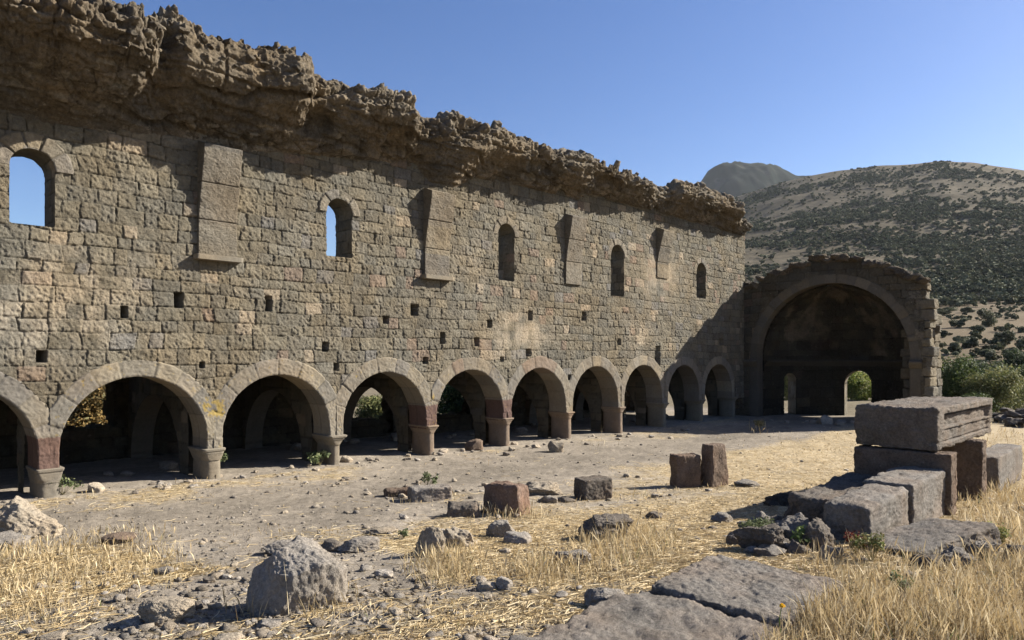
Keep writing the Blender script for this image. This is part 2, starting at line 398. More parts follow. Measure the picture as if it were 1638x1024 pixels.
for x, y, ww, hh in ((67, 570, 17, 19), (198, 499, 12, 18), (286, 480, 15, 26), (430, 486, 10, 24), (520, 555, 10, 16), (538, 587, 9, 11), (323, 584, 8, 10), (617, 512, 9, 12), (663, 496, 12, 18), (783, 518, 8, 13), (763, 547, 8, 14),
                    (848, 505, 7, 15), (708, 541, 8, 18), (934, 506, 8, 14), (990, 547, 6, 10), (1052, 572, 8, 36), (845, 564, 8, 12), (680, 577, 8, 11), (1154, 546, 6, 11), (911, 604, 6, 9), (803, 575, 6, 8)):
    a = on_y(x-ww/2, y, D); b = on_y(x+ww/2, y, D); c = on_y(x, y-hh/2, D)[2]; d_ = on_y(x, y+hh/2, D)[2]
    HOLES.append(((a[0]+b[0])/2, (c+d_)/2, (b[0]-a[0])/2, (c-d_)/2))
RI, RE, ZC = 1.135, 1.475, 0.76
ARCH_N = list(range(-2, 9))
def arch_geo(n):
    c = s_n(n+.5); k = 1.0 if n < 7 else .96
    return c, ZC + .012*n, RI*(1.03 if n == 0 else 1.0)*k, RE*k
def sdf_wall(s, z):
    d = np.full(s.shape, 9.)
    for n in ARCH_N:
        c, zc, ri, re = arch_geo(n)
        ok = np.abs(s-c) < 2.5
        d = np.where(ok, np.minimum(d, sd_arch(s, z, c, zc, re-.025, -9)), d)
    for c, hw, zc, zb in WIN: d = np.minimum(d, sd_arch(s, z, c, zc, hw, zb))
    return d
su = [s_of(-420)]
while su[-1] < S_END-.012:
    q_ = su[-1]; su.append(q_+(.03 if q_ < s_of(-40) else float(np.interp(q_, [s_of(-40), s_of(600), S_END], [.0115, .015, .02]))))
su = np.array(su)
su = np.concatenate([su, [S_END+.03, S_END+.08]])
zv = np.arange(0.55, 8.2, .0155)
S, Z = np.meshgrid(su, zv, indexing='ij')
S, Z, keep = snap(S, Z, sdf_wall)
keep &= Z < (np.interp(S, spr_s, spr_z)+.55)
h, col = masonry(S, Z, 3)
h2, col2 = masonry(S, Z, 4, .2, .26, .22, .42, relief=1.2)             # smaller blocks high up
hi = (Z > np.interp(S, spr_s, spr_z)-1.0)
# pale limewash and scour patches
PX, PY, _ = topix(S, S*0+D, Z)
pat = 0
for x, y, rx, ry, a in ((60, 520, 120, 50, 1.), (130, 450, 120, 60, .6), (830, 535, 45, 32, 1.3), (1025, 540, 22, 25, 1.1), (1055, 440, 35, 40, .8), (270, 215, 120, 14, .9), (560, 600, 200, 20, .3), (760, 440, 60, 60, .3)):
    pat = pat + a*blob(PX, PY, x, y, rx, ry)
pk = np.clip(pat*(.45+1.2*fbm(S*4, Z*4, 0, 51, 4)), 0, .75)[..., None]
col = col*(1-pk) + np.array([.30, .26, .20])*pk
sm = np.clip(1.4*(blob(PX, PY, 830, 535, 38, 26)+blob(PX, PY, 1055, 440, 32, 34)), 0, 1)  # plaster fills the joints
h = h*(1-.75*sm)
up = sst(-.9, .2, Z-np.interp(S, spr_s, spr_z))[..., None]
col = col*(1-up*.22)
for c, zc, hw, hh in HOLES: h = np.where(sd_box(S, Z, c, zc, hw, hh) < 0, -.42, h)
wg = Acc(); wg.add(np.stack([S, D-h, Z], -1), gridf(*S.shape, keep=keep, flip=True), col)
# rear face, end face
sb = np.linspace(S_BEG-3, S_END, 300); zb = np.linspace(.55, 8.4, 120); S2, Z2 = np.meshgrid(sb, zb, indexing='ij')
S2, Z2, k2 = snap(S2, Z2, sdf_wall); k2 &= Z2 < np.interp(S2, spr_s, spr_z)+.8
hb, cb_ = masonry(S2, Z2, 9, joint=.03); wg.add(np.stack([S2, D+T+hb*.5, Z2], -1), gridf(*S2.shape, keep=k2), cb_)
te = np.linspace(0, T, 40); ze = np.arange(-.3, np.interp(S_END, spr_s, spr_z)+.5, .02); T2, Z2 = np.meshgrid(te, ze, indexing='ij')
he, ce = masonry(T2+3, Z2, 12, joint=.09, relief=3); jag = .16*(worley(T2*0+3, T2*1.2, Z2*3.6, 5)[2]-.2)*(Z2 > 3.5)
wg.add(np.stack([S_END+he+jag, D+T2, Z2], -1), gridf(*T2.shape, flip=True), ce)
wg.mk('ashlar_facing', M_wall, nave)

# arches
VP_ = np.array([.58, .59, .6])*np.array([(.28, .245, .19), (.25, .225, .185), (.30, .26, .20), (.265, .23, .18), (.31, .265, .195), (.24, .215, .18)])
RED = np.array([.095, .064, .055]); PINK = np.array([.165, .13, .10])
def ring(acc, c, zc, ri, re, zbot, yf, depth, seed, legs=True, nv=None, half=PITCH/2, proud=.012, plane='y', red=(), fine=1.0, lich=False, rl=False, rrt=False, jd=.014):
    """voussoir ring: front face and soffit; the legs run down to zbot"""
    r = np.random.default_rng(seed)
    nv = nv or 10
    na = int(170*fine); th = np.linspace(0, math.pi, na)
    q = [zc - zbot, 0]
    L_ = max(0., zc-zbot)
    nl = max(2, int(16*fine)) if legs and L_ > .01 else 0
    prm = np.concatenate([np.linspace(-L_, 0, nl, endpoint=False) if nl else [], th*ri, (math.pi*ri + np.linspace(0, L_, nl+1)[1:]) if nl else []])
    thc = np.clip(prm/ri, 0, math.pi); drop = np.where(prm < 0, -prm, np.where(prm > math.pi*ri, prm-math.pi*ri, 0))
    ct, st = np.cos(thc), np.sin(thc)
    rout = np.minimum(re, half/np.maximum(1e-3, np.abs(ct)))
    edges = np.linspace(0, math.pi, nv+1) + np.concatenate([[0], r.uniform(-.05, .05, nv-1), [0]])
    edges[0] = -.35; edges[-1] = math.pi+.35
    if L_ > .05: edges[0] = -.02; edges[-1] = math.pi+.02
    j = np.clip(np.searchsorted(edges, thc)-1, 0, nv-1)
    j = np.where(prm < -.0, -1, np.where(prm > math.pi*ri, nv, j))
    ea = np.minimum(np.abs(thc-edges[np.clip(j, 0, nv)]), np.abs(edges[np.clip(j+1, 0, nv)]-thc))*ri
    legm = (prm < 0) | (prm > math.pi*ri); ea = np.where(legm, np.minimum(drop, .2), ea)
    cid = hsh(j+3, j*0+seed, j*0, 7); cc = VP_[(cid*5.99).astype(int)]*(.92+.22*hsh(j+3, j*0+seed, j*0, 8))[:, None]
    for k, colr in red: cc = np.where((j == k)[:, None], colr, cc)
    offs = (hsh(j+3, j*0+seed, j*0, 9)-.5)*.012
    rad = np.linspace(0, 1, int(22*fine)+2); 
    TH, RD = np.meshgrid(np.arange(len(prm)), rad, indexing='ij')
    Rr = ri + (rout[TH]-ri)*RD
    ss = c + ct[TH]*Rr; zz = zc + st[TH]*Rr - drop[TH]
    face = sst(0, .02, ea[TH]); topf = sst(0, .03, (1-RD)*(rout[TH]-ri)); topf = np.where(rout[TH] < re-.002, 1, topf)
    edgein = sst(0, .02, RD*(rout[TH]-ri))
    h = proud + offs[TH]*1.6 - jd*(1-face) - .03*(1-topf) - .012*(1-edgein) + .012*fbm(ss*8, zz*8, 0, seed, 3) + .006*vn(ss*30, zz*30, 0, seed+1)
    C = cc[TH]*(.72+.28*face)[..., None]*(.8+.2*topf)[..., None]
    rz = np.clip(1-np.abs(zz-(zbot+.55))/.012, 0, 1)
    for fl_, m_ in ((rl, ss < c), (rrt, ss > c)):
        if fl_: C = np.where(((zz < zbot+.55) & m_)[..., None], RED*(.8+.2*face)[..., None], C); h = h-.01*rz*m_
    if lich:
        px, py, _ = topix(ss, ss*0+yf, zz)
        kk = (blob(px, py, 331, 648, 9, 11)+blob(px, py, 350, 652, 8, 14)+.7*blob(px, py, 345, 662, 12, 4)+.7*blob(px, py, 693, 637, 4, 5))
        kk = (np.clip(kk*1.1+1.1*fbm(ss*26, zz*26, 0, 5, 3)-.5, 0, .3)*2.2)[..., None]; kk = np.clip(kk, 0, 1); C = C*(1-kk)+np.array([.26, .18, .03])*kk
    def out(a, dd, b): return np.stack([a, dd, b], -1) if plane == 'y' else np.stack([dd, a, b], -1)
    acc.add(out(ss, yf-h, zz), gridf(*TH.shape, flip=(plane == 'y')), C)
    dv = np.linspace(0, 1, int(14*fine)+2); TH, DD = np.meshgrid(np.arange(len(prm)), dv, indexing='ij')
    y0 = (yf-proud-offs[TH]+.012); y1 = yf+depth
    dj = np.abs(DD-.52)*depth; f2 = sst(0, .015, dj)
    h = -.012*(1-sst(0, .02, ea[TH])) - .012*(1-f2) + .007*fbm(ct[TH]*6*ri, DD*depth*8, st[TH]*6*ri, seed+3, 3)
    Rr = ri - h; zz = zc+st[TH]*ri-drop[TH]; ss = c+ct[TH]*ri; cq = cc[TH]
    for fl_, m_ in ((rl, ss < c), (rrt, ss > c)):
        if fl_: cq = np.where(((zz < zbot+.55) & m_)[..., None], RED, cq)
    C = cq*(.7+.3*f2)[..., None]*(.75+.25*sst(0, .02, ea[TH]))[..., None]
    acc.add(out(c+ct[TH]*Rr, y0+(y1-y0)*DD, zc+st[TH]*Rr-drop[TH]), gridf(*TH.shape, flip=(plane != 'y')), C)
CAPZ = {}
for n in range(-3, 11): CAPZ[n] = float(np.interp(n, [-3, 0, 1, 2, 3, 6, 11], [.5, .5, .57, .6, .62, .645, .64]))
REDS = {-1: ((10, RED), (9, VP_[0])), 0: ((-1+0, VP_[1]),), 2: ((10, RED),), 3: ((6, PINK), (-1, VP_[0])), 4: ((4, PINK), (5, PINK), (10, VP_[2]))}
for n in ARCH_N:
    c, zc, ri, re = arch_geo(n)
    nv = 9 if n != 1 else 8
    red = {3: ((5, PINK),), 4: ((3, PINK), (4, PINK), (5, PINK))}.get(n, ())
    a = Acc(); ring(a, c, zc, ri, re, min(CAPZ[n], CAPZ[n+1])-.06, D, T, 100+n, nv=nv, red=red, fine=1.3 if n < 3 else .9, lich=n in (0, 1, 2, 3), rl=n in (0, 3, 4), rrt=n in (-1, 2, 3))
    o = a.mk('arch', M_vous, nave)
# piers with moulded capitals
def loft(zs, hw, hd, ex, cx, cy, nseg=64, seed=0, rough=.008, cap=True):
    t = np.linspace(0, 2*math.pi, nseg+1); A = []
    for z_, a, b, e in zip(zs, hw, hd, ex):
        k = 2./e; cs, sn = np.cos(t), np.sin(t)
        x = np.sign(cs)*np.abs(cs)**k*a; y = np.sign(sn)*np.abs(sn)**k*b
        A.append(np.stack([x, y, x*0+z_], -1))
    A = np.array(A); n = rough*fbm(A[..., 0]*8+cx, A[..., 1]*8, A[..., 2]*8, seed, 4)
    rr_ = np.maximum(.05, np.hypot(A[..., 0], A[..., 1])); A[..., 0] *= 1+n/rr_*1.5; A[..., 1] *= 1+n/rr_*1.5
    A[:, -1] = A[:, 0]
    A[..., 0] += cx; A[..., 1] += cy
    return A, gridf(*A.shape[:2], flip=True)
def dens(zl, vl, n):
    z = np.linspace(zl[0], zl[-1], n); return z, np.interp(z, zl, vl)
for n in range(-2, 10):
    x0 = s_n(n); ct = CAPZ[n]; gz = float(terr(x0, D))-.25; cy = D+T/2
    if n == 2: hw_col, hcap, fl = .12, .2, .05
    elif n in (0,): hw_col, hcap, fl = .178, .22, .006
    elif n == 1: hw_col, hcap, fl = .172, .21, .02
    else: hw_col, hcap, fl = .13, .17, .028
    zz, hw = dens([gz, ct-hcap, ct-hcap+.01], [hw_col*1.04, hw_col*.98, hw_col], 34)
    A, Fq = loft(zz, hw, hw*0+T/2+.02, hw*0+3.2, x0, cy, seed=n+5)
    rc_ = np.random.default_rng(n+60); pc = VP_[rc_.integers(0, 6)]*.92
    if n in (4, 5, 3, 6): pc = np.array([.165, .13, .10])
    p = mk('pier', A, Fq, M_vous, nave, np.broadcast_to(pc, A.shape))
    b = ct-hcap
    zl = [b-.01, b+.02, b+.06, b+hcap*.5, b+hcap*.55, b+hcap*.72, b+hcap*.76, ct-.01, ct]
    wl = [hw_col, hw_col+fl*.2, hw_col+fl*.5, hw_col+fl*.9, hw_col+fl*1.15, hw_col+fl*1.2, hw_col+fl*1.5+.01, hw_col+fl*1.5+.015, hw_col+fl*1.5]
    zz, hw = dens(zl, wl, 40)
    ex = np.interp((zz-b)/hcap, [0, .5, 1], [3.5, 7, 14])
    A, Fq = loft(zz, hw, hw-hw_col+T/2+.035, ex, x0, cy, seed=n+15, rough=.011)
    top = np.array([[[x0, cy, ct]]*A.shape[1]]); A = np.concatenate([A, top]); Fq = gridf(*A.shape[:2], flip=True)
    mk('capital', A, Fq, M_vous, p, np.broadcast_to(pc*1.08, A.shape))
# windows: reveal and voussoir heads
for i, (c, hw, zc, zb) in enumerate(WIN):
    th = np.linspace(0, math.pi, 50)
    pts = [(c+hw, z_) for z_ in np.linspace(zb, zc, 40)[:-1]] + [(c+hw*math.cos(t), zc+hw*math.sin(t)) for t in th] + [(c-hw, z_) for z_ in np.linspace(zc, zb, 40)[1:]] + [(x_, zb) for x_ in np.linspace(c-hw, c+hw, 20)[1:]]
    pts = np.array(pts); dv = np.linspace(0, 1, 22)
    I, Dv = np.meshgrid(np.arange(len(pts)), dv, indexing='ij')
    hh, cc = masonry(Dv*T+i*3, pts[I, 1], 70+i, joint=.02, relief=.7)
    nx = (pts[I, 0]-c)/hw; m = hh+.004*fbm(pts[I, 0]*9, pts[I, 1]*9, Dv*9, 3, 3)
    X_ = pts[I, 0]-m*np.clip(nx, -1, 1)*(Dv > .02); 
    wn = mk('window', np.stack([X_, D+.008+Dv*(T-.01), pts[I, 1]], -1), gridf(*I.shape, flip=True), M_wall, nave, cc*1.05)
    a = Acc(); ring(a, c, zc, hw+.001, hw+(.27 if i == 0 else .2), zc, D, .06, 200+i, legs=False, nv=(5, 4, 4, 3, 4)[i], half=9, proud=.025, fine=.8, jd=.03)
    a.mk('window_arch', M_wall, wn)
# brackets of the lost transverse ribs
def bracket(x0b, x1b, ytop, x0t, x1t, ybot, sill, pt, pb, seed):
    s0, s1 = s_of(x0b), s_of(x1b); cxs = (s0+s1)/2; hwb = (s1-s0)/2
    zt = on_y((x0t+x1t)/2, ytop, D-pt)[2]; zbm = on_y((x0b+x1b)/2, ybot, D)[2]
    nz = 260; zz = np.linspace(zbm, zt, nz); tt = (zz-zbm)/(zt-zbm)
    pr = pb + (pt-pb)*sst(.25, 1.15, tt)*1.02
    hw = hwb*(1-.03*tt)
    # section: left side, front, right side
    u = np.concatenate([np.linspace(0, 1, 12), np.linspace(1, 3, 50)[1:], np.linspace(3, 4, 12)[1:]])
    U, K = np.meshgrid(u, np.arange(nz+8), indexing='ij'); Kc = np.minimum(K, nz-1)
    back = np.clip((K-(nz-1))/8., 0, 1)
    xs = np.where(U < 1, -1, np.where(U > 3, 1, U-2))*hw[Kc]
    ys = np.where(U < 1, U, np.where(U > 3, 4-U, 1))*pr[Kc]*(1-back) - .03
    zt_ = zz[Kc] + back*.12 
    bl = np.floor(tt*3.001+.1*seed % .3)[Kc]; fr = np.abs((tt*3) % 1 - .0)[Kc]; jn = np.minimum((tt*3) % 1, 1-(tt*3) % 1)[Kc]*(zt-zbm)/3
    jn = np.where((tt[Kc] < .05) | (tt[Kc] > .96), 1, jn)
    n_ = .022*fbm(xs*6+seed, zt_*6, ys*6, seed, 4)+.006*vn(xs*40, zt_*40, ys*40, seed) - .022*(1-sst(0, .018, jn)) + .07*back*fbm(xs*5, ys*9, zt_*9, seed+9, 3)
    cc = VP_[(hsh(bl.astype(int), bl.astype(int)*0, bl.astype(int)*0, seed)*5.9).astype(int)]*1.0
    cc = cc*(.7+.3*sst(0, .016, jn))[..., None]*.92
    lean = .0
    P = np.stack([cxs+xs+n_*np.sign(xs)*.5 + lean*tt[Kc], D-ys-n_, zt_], -1)
    o = mk('rib_bracket', P, gridf(*U.shape, flip=True), M_wall, nave, cc)
    if sill:
        V, Fq = CG[16]; hz = .045; P = V*np.array([hwb+.07, .1+pb*.3, hz]); e = .012*fbm(P[:, 0]*9, P[:, 1]*9, P[:, 2]*9, seed+3, 3)[:, None]
        P = P*(1+e*3)+np.array([cxs, D-.04, zbm-hz*.6]); mk('ledge', P, Fq, M_vous, o, np.broadcast_to(VP_[0], P.shape))
bracket(315, 377, 232, 322, 378, 412, True, .36, .10, 1)
bracket(677, 716, 306, 688, 720, 443, True, .36, .10, 2)
bracket(903, 928, 346, 910, 938, 455, False, .34, .09, 3)
bracket(1050, 1068, 368, 1060, 1078, 445, False, .34, .07, 4)

# ---------------------------------------------------------------- broken vault above the wall
# lip of the overhang: photo x, y of the lower lip edge line / of the skyline, and how far it overhangs
LIP = [(-420, -260, 1.6), (-250, -150, 1.6), (-60, -80, 1.7), (60, -60, 1.7), (150, -30, 1.65), (200, 0, 1.6), (228, 14, 1.55), (244, 30, 1.35), (256, 34, .9), (272, 20, .95), (300, 33, 1.15), (340, 47, 1.2), (400, 54, 1.25), (440, 68, 1.25), (478, 76, 1.3), (500, 90, 1.25),
       (507, 120, .9), (545, 126, 1.0), (590, 131, 1.15), (640, 143, 1.2), (660, 160, 1.1), (670, 192, .5), (700, 194, .65), (735, 187, .85), (760, 199, .8), (800, 200, .85), (850, 225, .85), (900, 241, .85), (950, 252, .8), (1000, 270, .8), (1034, 283, .75),
       (1044, 304, .3), (1072, 306, .3), (1085, 299, .6), (1120, 297, .8), (1150, 307, .8), (1170, 318, .7), (1180, 333, .55), (1187, 352, .35)]
lp = np.array([np.append(on_y(a, b, D-p), p) for a, b, p in LIP])
o_ = np.argsort(lp[:, 0]); lp = lp[o_]
sv = np.concatenate([np.linspace(S_BEG-2, s_of(-60), 60, endpoint=False), np.array([s_of(p) for p in np.linspace(-60, 1190, 1250)])]); sv = sv[sv <= S_END+.05]
zl_ = np.interp(sv, lp[:, 0], lp[:, 2]); pl = np.interp(sv, lp[:, 0], lp[:, 3]); zs_ = np.interp(sv, spr_s, spr_z)-.06
# raggedness of the broken edge
zl_ = zl_ + .07*fbm(sv*1.6, 0, 0, 61, 4) + .09*(worley(sv*2.2, sv*0, sv*0, 62)[2]-.5) + .06*(worley(sv*6, sv*0, sv*0, 66)[2]-.5)
pl = pl*(1+.22*fbm(sv*1.3, 3, 0, 63, 3)) + .09*(worley(sv*3.1, sv*0+4, sv*0, 64)[2]-.5)
# profile in t
tk = np.array([0, .06, .3, .5, .68, .8, .9, 1.0])
po = np.array([0, .06, .42, .74, .98, 1.0, .95, .84])     # share of the overhang
pz = np.array([0, .08, .27, .43, .56, .72, .88, 1.0])     # share of the height
nt_ = 150; tb = np.linspace(0, 1, nt_)
Si, Ti = np.meshgrid(sv, tb, indexing='ij')
PO = np.interp(Ti, tk, po)*pl[:, None]; PZ = zs_[:, None] + np.interp(Ti, tk, pz)*(zl_-zs_)[:, None]
ntop = 34; tt = np.linspace(0, 1, ntop+1)[1:]
PO2 = pl[:, None]*.84 - tt[None]*(pl[:, None]*.84 + T + .15); PZ2 = zl_[:, None] - .25*tt[None]**1.5
Pm = np.concatenate([PO, PO2], 1); Zm = np.concatenate([PZ, PZ2], 1); Sm = np.repeat(sv[:, None], Pm.shape[1], 1)
nb = 12; tt = np.linspace(0, 1, nb+1)[1:]; Pm = np.concatenate([Pm, np.repeat(Pm[:, -1:], nb, 1)], 1)
Zm = np.concatenate([Zm, Zm[:, -1:]*(1-tt)+(zs_[:, None]-.1)*tt], 1); Sm = np.repeat(sv[:, None], Pm.shape[1], 1)
dPs = np.gradient(Pm, axis=1); dZs = np.gradient(Zm, axis=1); ln = np.maximum(1e-6, np.hypot(dPs, dZs)); NP, NZ = dZs/ln, -dPs/ln
Yq = D-Pm
big = fbm(Sm*.9, Yq*.9, Zm*.9, 71, 4)
# long flat undersides (the smooth mortar bed) against rubble layers
w1, w2, wid = worley(Sm*2.3, Yq*3.2, Zm*5.2, 72); w3, w4, wid2 = worley(Sm*6, Yq*7, Zm*10, 75)
rubm = sst(-.25, .15, fbm(Sm*.55, Yq*.6, Zm*.6, 73, 2))
bx, by, _ = topix(Sm, Yq, Zm)
smooth = np.clip(2.2*blob(bx, by, 425, 112, 80, 34)+1.8*blob(bx, by, 345, 88, 50, 34)+1.2*blob(bx, by, 800, 245, 60, 20)+1.2*blob(bx, by, 470, 172, 50, 12), 0, 1)
crk = np.interp(bx, [300, 320, 350, 390, 415, 450, 490, 520, 560, 585], [120, 140, 150, 158, 148, 151, 159, 154, 136, 128]); crk = np.exp(-((by-crk+2.5*vn(bx/9, 0, 0, 84))/4.)**2)*sst(296, 325, bx)*(1-sst(560, 590, bx))
lipz = sst(.62, .8, np.concatenate([Ti, np.ones((len(sv), ntop+nb))], 1)); lipz = lipz*(1-.75*smooth)
rk = np.maximum(rubm*(1-smooth), lipz*.9)
disp = .13*big + (.3+.7*lipz)*rk*(.12*(np.clip(w2-w1, 0, .35)/.35)**.7*(.3+wid) + .045*(np.clip(w4-w3, 0, .35)/.35)*(.4+wid2)) + .05*(.5-np.abs(fbm(Sm*5, Yq*5, Zm*7, 74, 4))*2) + .03*fbm(Sm*15, Yq*15, Zm*15, 83, 3) + .10*(1-smooth)*np.clip(.18-np.abs(fbm(Sm*2.2, Yq*3, Zm*4.5, 85, 3)), 0, 1)*-3.
disp = disp + lipz*(.06*(np.floor(wid*3)/3-.35)+.045*(wid2-.5)+.05*fbm(Sm*4, Yq*4, Zm*4, 78, 3))
# bedding ledges and deep hollows
led = np.abs(((Zm+.12*fbm(Sm*.8, Yq, Zm*.7, 76, 3))*2.6) % 1-.5)*2
disp = disp - .07*(1-sst(0, .3, led))*(1-lipz) 
hol = fbm(Sm*1.1, Yq*1.3, Zm*1.6, 77, 3); disp = disp - .22*sst(.22, .5, hol)*(1-smooth*.8)
disp = disp - .16*crk
edge0 = sst(0, .1, np.concatenate([Ti, np.ones((len(sv), ntop+nb))], 1)); disp = disp*edge0 - .03*(1-edge0)
Vq = np.stack([Sm + .05*lipz*fbm(Sm*5, Yq*5, Zm*5, 79, 3), Yq-NP*disp, Zm+NZ*disp], -1)
rc0 = np.array([.132, .110, .082]); rc1 = np.array([.10, .086, .067]); rc2 = np.array([.22, .192, .148])
kc = fbm(Sm*1.2, Yq*1.2, Zm*2.5, 80, 4)[..., None]
cv = rc0*(1-sst(-.1, .4, kc))+rc1*sst(-.1, .4, kc)
cv = cv*(1+.5*(wid-.5)*rk)[..., None]*(1+.35*(wid2-.5)*rk)[..., None]
cv = np.where(((wid2 > .93) & (rk > .4))[..., None], rc2*.8, cv)
gap = (1-(1-sst(0, .08, w2-w1))*.45*rk)[..., None]; cv = cv*gap
lz = (lipz*sst(-.3, .3, big))[..., None]*.55; cv = cv*(1-lz)+rc2*lz  # sunlight painted in: lip and top of the overhang paler
sm_ = smooth[..., None]*.7; cv = cv*(1-sm_)+np.array([.15, .122, .085])*(1+.15*kc)*sm_
va = Acc(); va.add(Vq, gridf(*Sm.shape, flip=True), cv)
# end cap at the east break
e = Vq[-1]; cen = e.mean(0); k_ = 14; E = np.array([e*(1-q)+cen*q for q in np.linspace(0, 1, k_)])
E[1:, :, 0] += .12*fbm(E[1:, :, 1]*4, E[1:, :, 2]*4, 0, 81, 3)+.1*(worley(E[1:, :, 0]*0, E[1:, :, 1]*5, E[1:, :, 2]*6, 82)[2]-.3)
va.add(E, gridf(*E.shape[:2]), np.broadcast_to(rc0, E.shape))
va.mk('vault_remnant', M_rub, nave)

# generic rock and block shapes ------------------------------------------------
def rock_shape(dims, seed, n=26, sharp=.5, amp=.16, flat=.35):
    V, Fq = CG[n]; r = np.random.default_rng(seed)
    P = V/np.linalg.norm(V, axis=1)[:, None]
    P = P/np.maximum(1e-6, (np.abs(P)**3.2).sum(1)[:, None])**(1/3.2)*.9
    for _ in range(int(9+sharp*8)):
        nrm = r.normal(size=3); nrm /= np.linalg.norm(nrm); d = r.uniform(.55, .85)
        q = P@nrm; P = P - np.maximum(0, q-d)[:, None]*nrm*(.75+.25*sharp)
    o3 = r.uniform(0, 50, 3); dr = P/np.linalg.norm(P, axis=1)[:, None]
    k = 1+amp*1.2*fbm(P[:, 0]*1.6+o3[0], P[:, 1]*1.6+o3[1], P[:, 2]*1.6+o3[2], seed, 4)
    k += amp*.45*fbm(P[:, 0]*6+o3[0], P[:, 1]*6, P[:, 2]*6, seed+1, 4) + (.05*fbm(P[:, 0]*12, P[:, 1]*12, P[:, 2]*12, seed+2, 4)-.035*np.clip(.32-worley(P[:, 0]*7, P[:, 1]*7, P[:, 2]*7, seed+9)[0], 0, 1) if n > 20 else 0)
    P = P*k[:, None]; lo3, hi3 = P.min(0), P.max(0); P = (P-(lo3+hi3)/2)/((hi3-lo3)/2)
    P = P*np.array(dims)/2
    return P, Fq
def rocks_col(P, base, seed, var=.2):
    return np.asarray(base)*(1+var*fbm(P[:, 0]*4, P[:, 1]*4, P[:, 2]*4, seed+40, 4))[:, None]
def block_shape(dims, seed, n=40, r0=.03, rough=.012, taper=(1, 1), chip=.5, low=.02):
    V, Fq = CG[n]; hd = np.array(dims)/2
    P = V*hd
    nz = fbm(P[:, 0]*5+seed, P[:, 1]*5, P[:, 2]*5, seed, 3)
    rr0 = np.clip(r0*(1+chip*4*nz), .006, min(hd)*.8)[:, None]
    inner = np.clip(P, -(hd-rr0), hd-rr0); d = P-inner; ln_ = np.linalg.norm(d, axis=1)[:, None]
    nn = d/np.maximum(ln_, 1e-6); P = inner+nn*np.minimum(rr0, np.maximum(ln_, 0))
    P = inner + nn*rr0
    P = P + nn*(rough*(1.5*fbm(P[:, 0]*8+seed, P[:, 1]*8, P[:, 2]*8, seed+1, 5, .75) + ((.45 if n == 90 else .9)*(.4-np.abs(fbm(P[:, 0]*16, P[:, 1]*16+seed, P[:, 2]*16, seed+6, 3))*2) if n >= 60 else 0) + .35*(fbm(P[:, 0]*34, P[:, 1]*34, P[:, 2]*34, seed+7, 2))) + low*fbm(P[:, 0]*3.5+seed, P[:, 1]*3.5, P[:, 2]*3.5, seed+2, 3))[:, None]
    tz = (P[:, 2]/hd[2]+1)/2; P[:, 0] *= 1+(taper[0]-1)*tz; P[:, 1] *= 1+(taper[1]-1)*tz
    return P, Fq
def rotz(P, a): c, s = math.cos(a), math.sin(a); return P@np.array([[c, s, 0], [-s, c, 0], [0, 0, 1]])
def rot(P, ax, ay, az):
    c, s = math.cos(ax), math.sin(ax); P = P@np.array([[1, 0, 0], [0, c, s], [0, -s, c]])
    c, s = math.cos(ay), math.sin(ay); P = P@np.array([[c, 0, -s], [0, 1, 0], [s, 0, c]]); return rotz(P, az)

# loose stones standing up along the skyline of the vault: part of the ragged core
sk_acc = Acc()
for i in range(200):
    px = rng.uniform(-30, 1186); j = np.argmin(np.abs(sv-s_of(px)+rng.normal(0, .02)))
    k = int(rng.integers(112, 162)); p = Vq[j, min(k, Vq.shape[1]-1)]
    sz = rng.uniform(.06, .17)*(.8 if px > 650 else 1)
    P, Fq = rock_shape((sz*rng.uniform(1, 1.6), sz, sz*rng.uniform(.5, .8)), 500+i, 10, .8, .25)
    P = rot(P, rng.normal(0, .3), rng.normal(0, .3), rng.uniform(0, 6.28)) + p + np.array([0, 0, .0])
    sk_acc.add(P, Fq, rocks_col(P, (rc0, rc1, rc2)[rng.integers(0, 3)]*rng.uniform(.75, 1.15), i))
sk_acc.mk('rubble_crest', M_rub, nave, smooth=False)

# ================================================================ AISLE BEHIND THE ARCADE
WA = 3.3; YO = D+T+WA
aisle = thing('outer_aisle_wall', 'dark outer wall of the side aisle, with gaps, seen through the arches', 'wall', (s_n(4), YO, -0.1))
gaps = []
for x0, y0, x1, y1 in ((96, 560, 187, 683), (560, 600, 634, 668), (618, 655, 630, 690), (694, 590, 762, 662), (735, 600, 764, 650), (926, 600, 942, 657), (1000, 612, 1022, 660), (1066, 604, 1091, 662)):
    a = on_y(x0, y0, YO); b = on_y(x1, y1, YO); gaps.append(((a[0]+b[0])/2, (a[2]+b[2])/2, (b[0]-a[0])/2, (a[2]-b[2])/2))
def sdf_o(s, z):
    d = np.full(np.shape(s), 9.); w_ = .05*vn(s*5, z*5, 0, 90)
    for c, zc, hw, hh in gaps: d = np.minimum(d, sd_box(s, z, c, zc, hw, hh))
    return d+w_
su2 = np.linspace(S_BEG, S_END+.2, 620); zv2 = np.linspace(-.5, 3.4, 110); S, Z = np.meshgrid(su2, zv2, indexing='ij')
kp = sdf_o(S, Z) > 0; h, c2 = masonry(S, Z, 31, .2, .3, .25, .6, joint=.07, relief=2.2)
oa = Acc(); oa.add(np.stack([S, YO-h, Z], -1), gridf(*S.shape, keep=kp, flip=True), c2*.4); oa.add(np.stack([S, YO+.7+h, Z], -1), gridf(*S.shape, keep=kp), c2*.9)  # inner face darkened, the aisle's shade put into its colour
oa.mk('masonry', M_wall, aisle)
vt = Acc(); th = np.linspace(0, math.pi, 40); su3 = np.linspace(S_BEG, S_END+.2, 420); S, A_ = np.meshgrid(su3, th, indexing='ij')
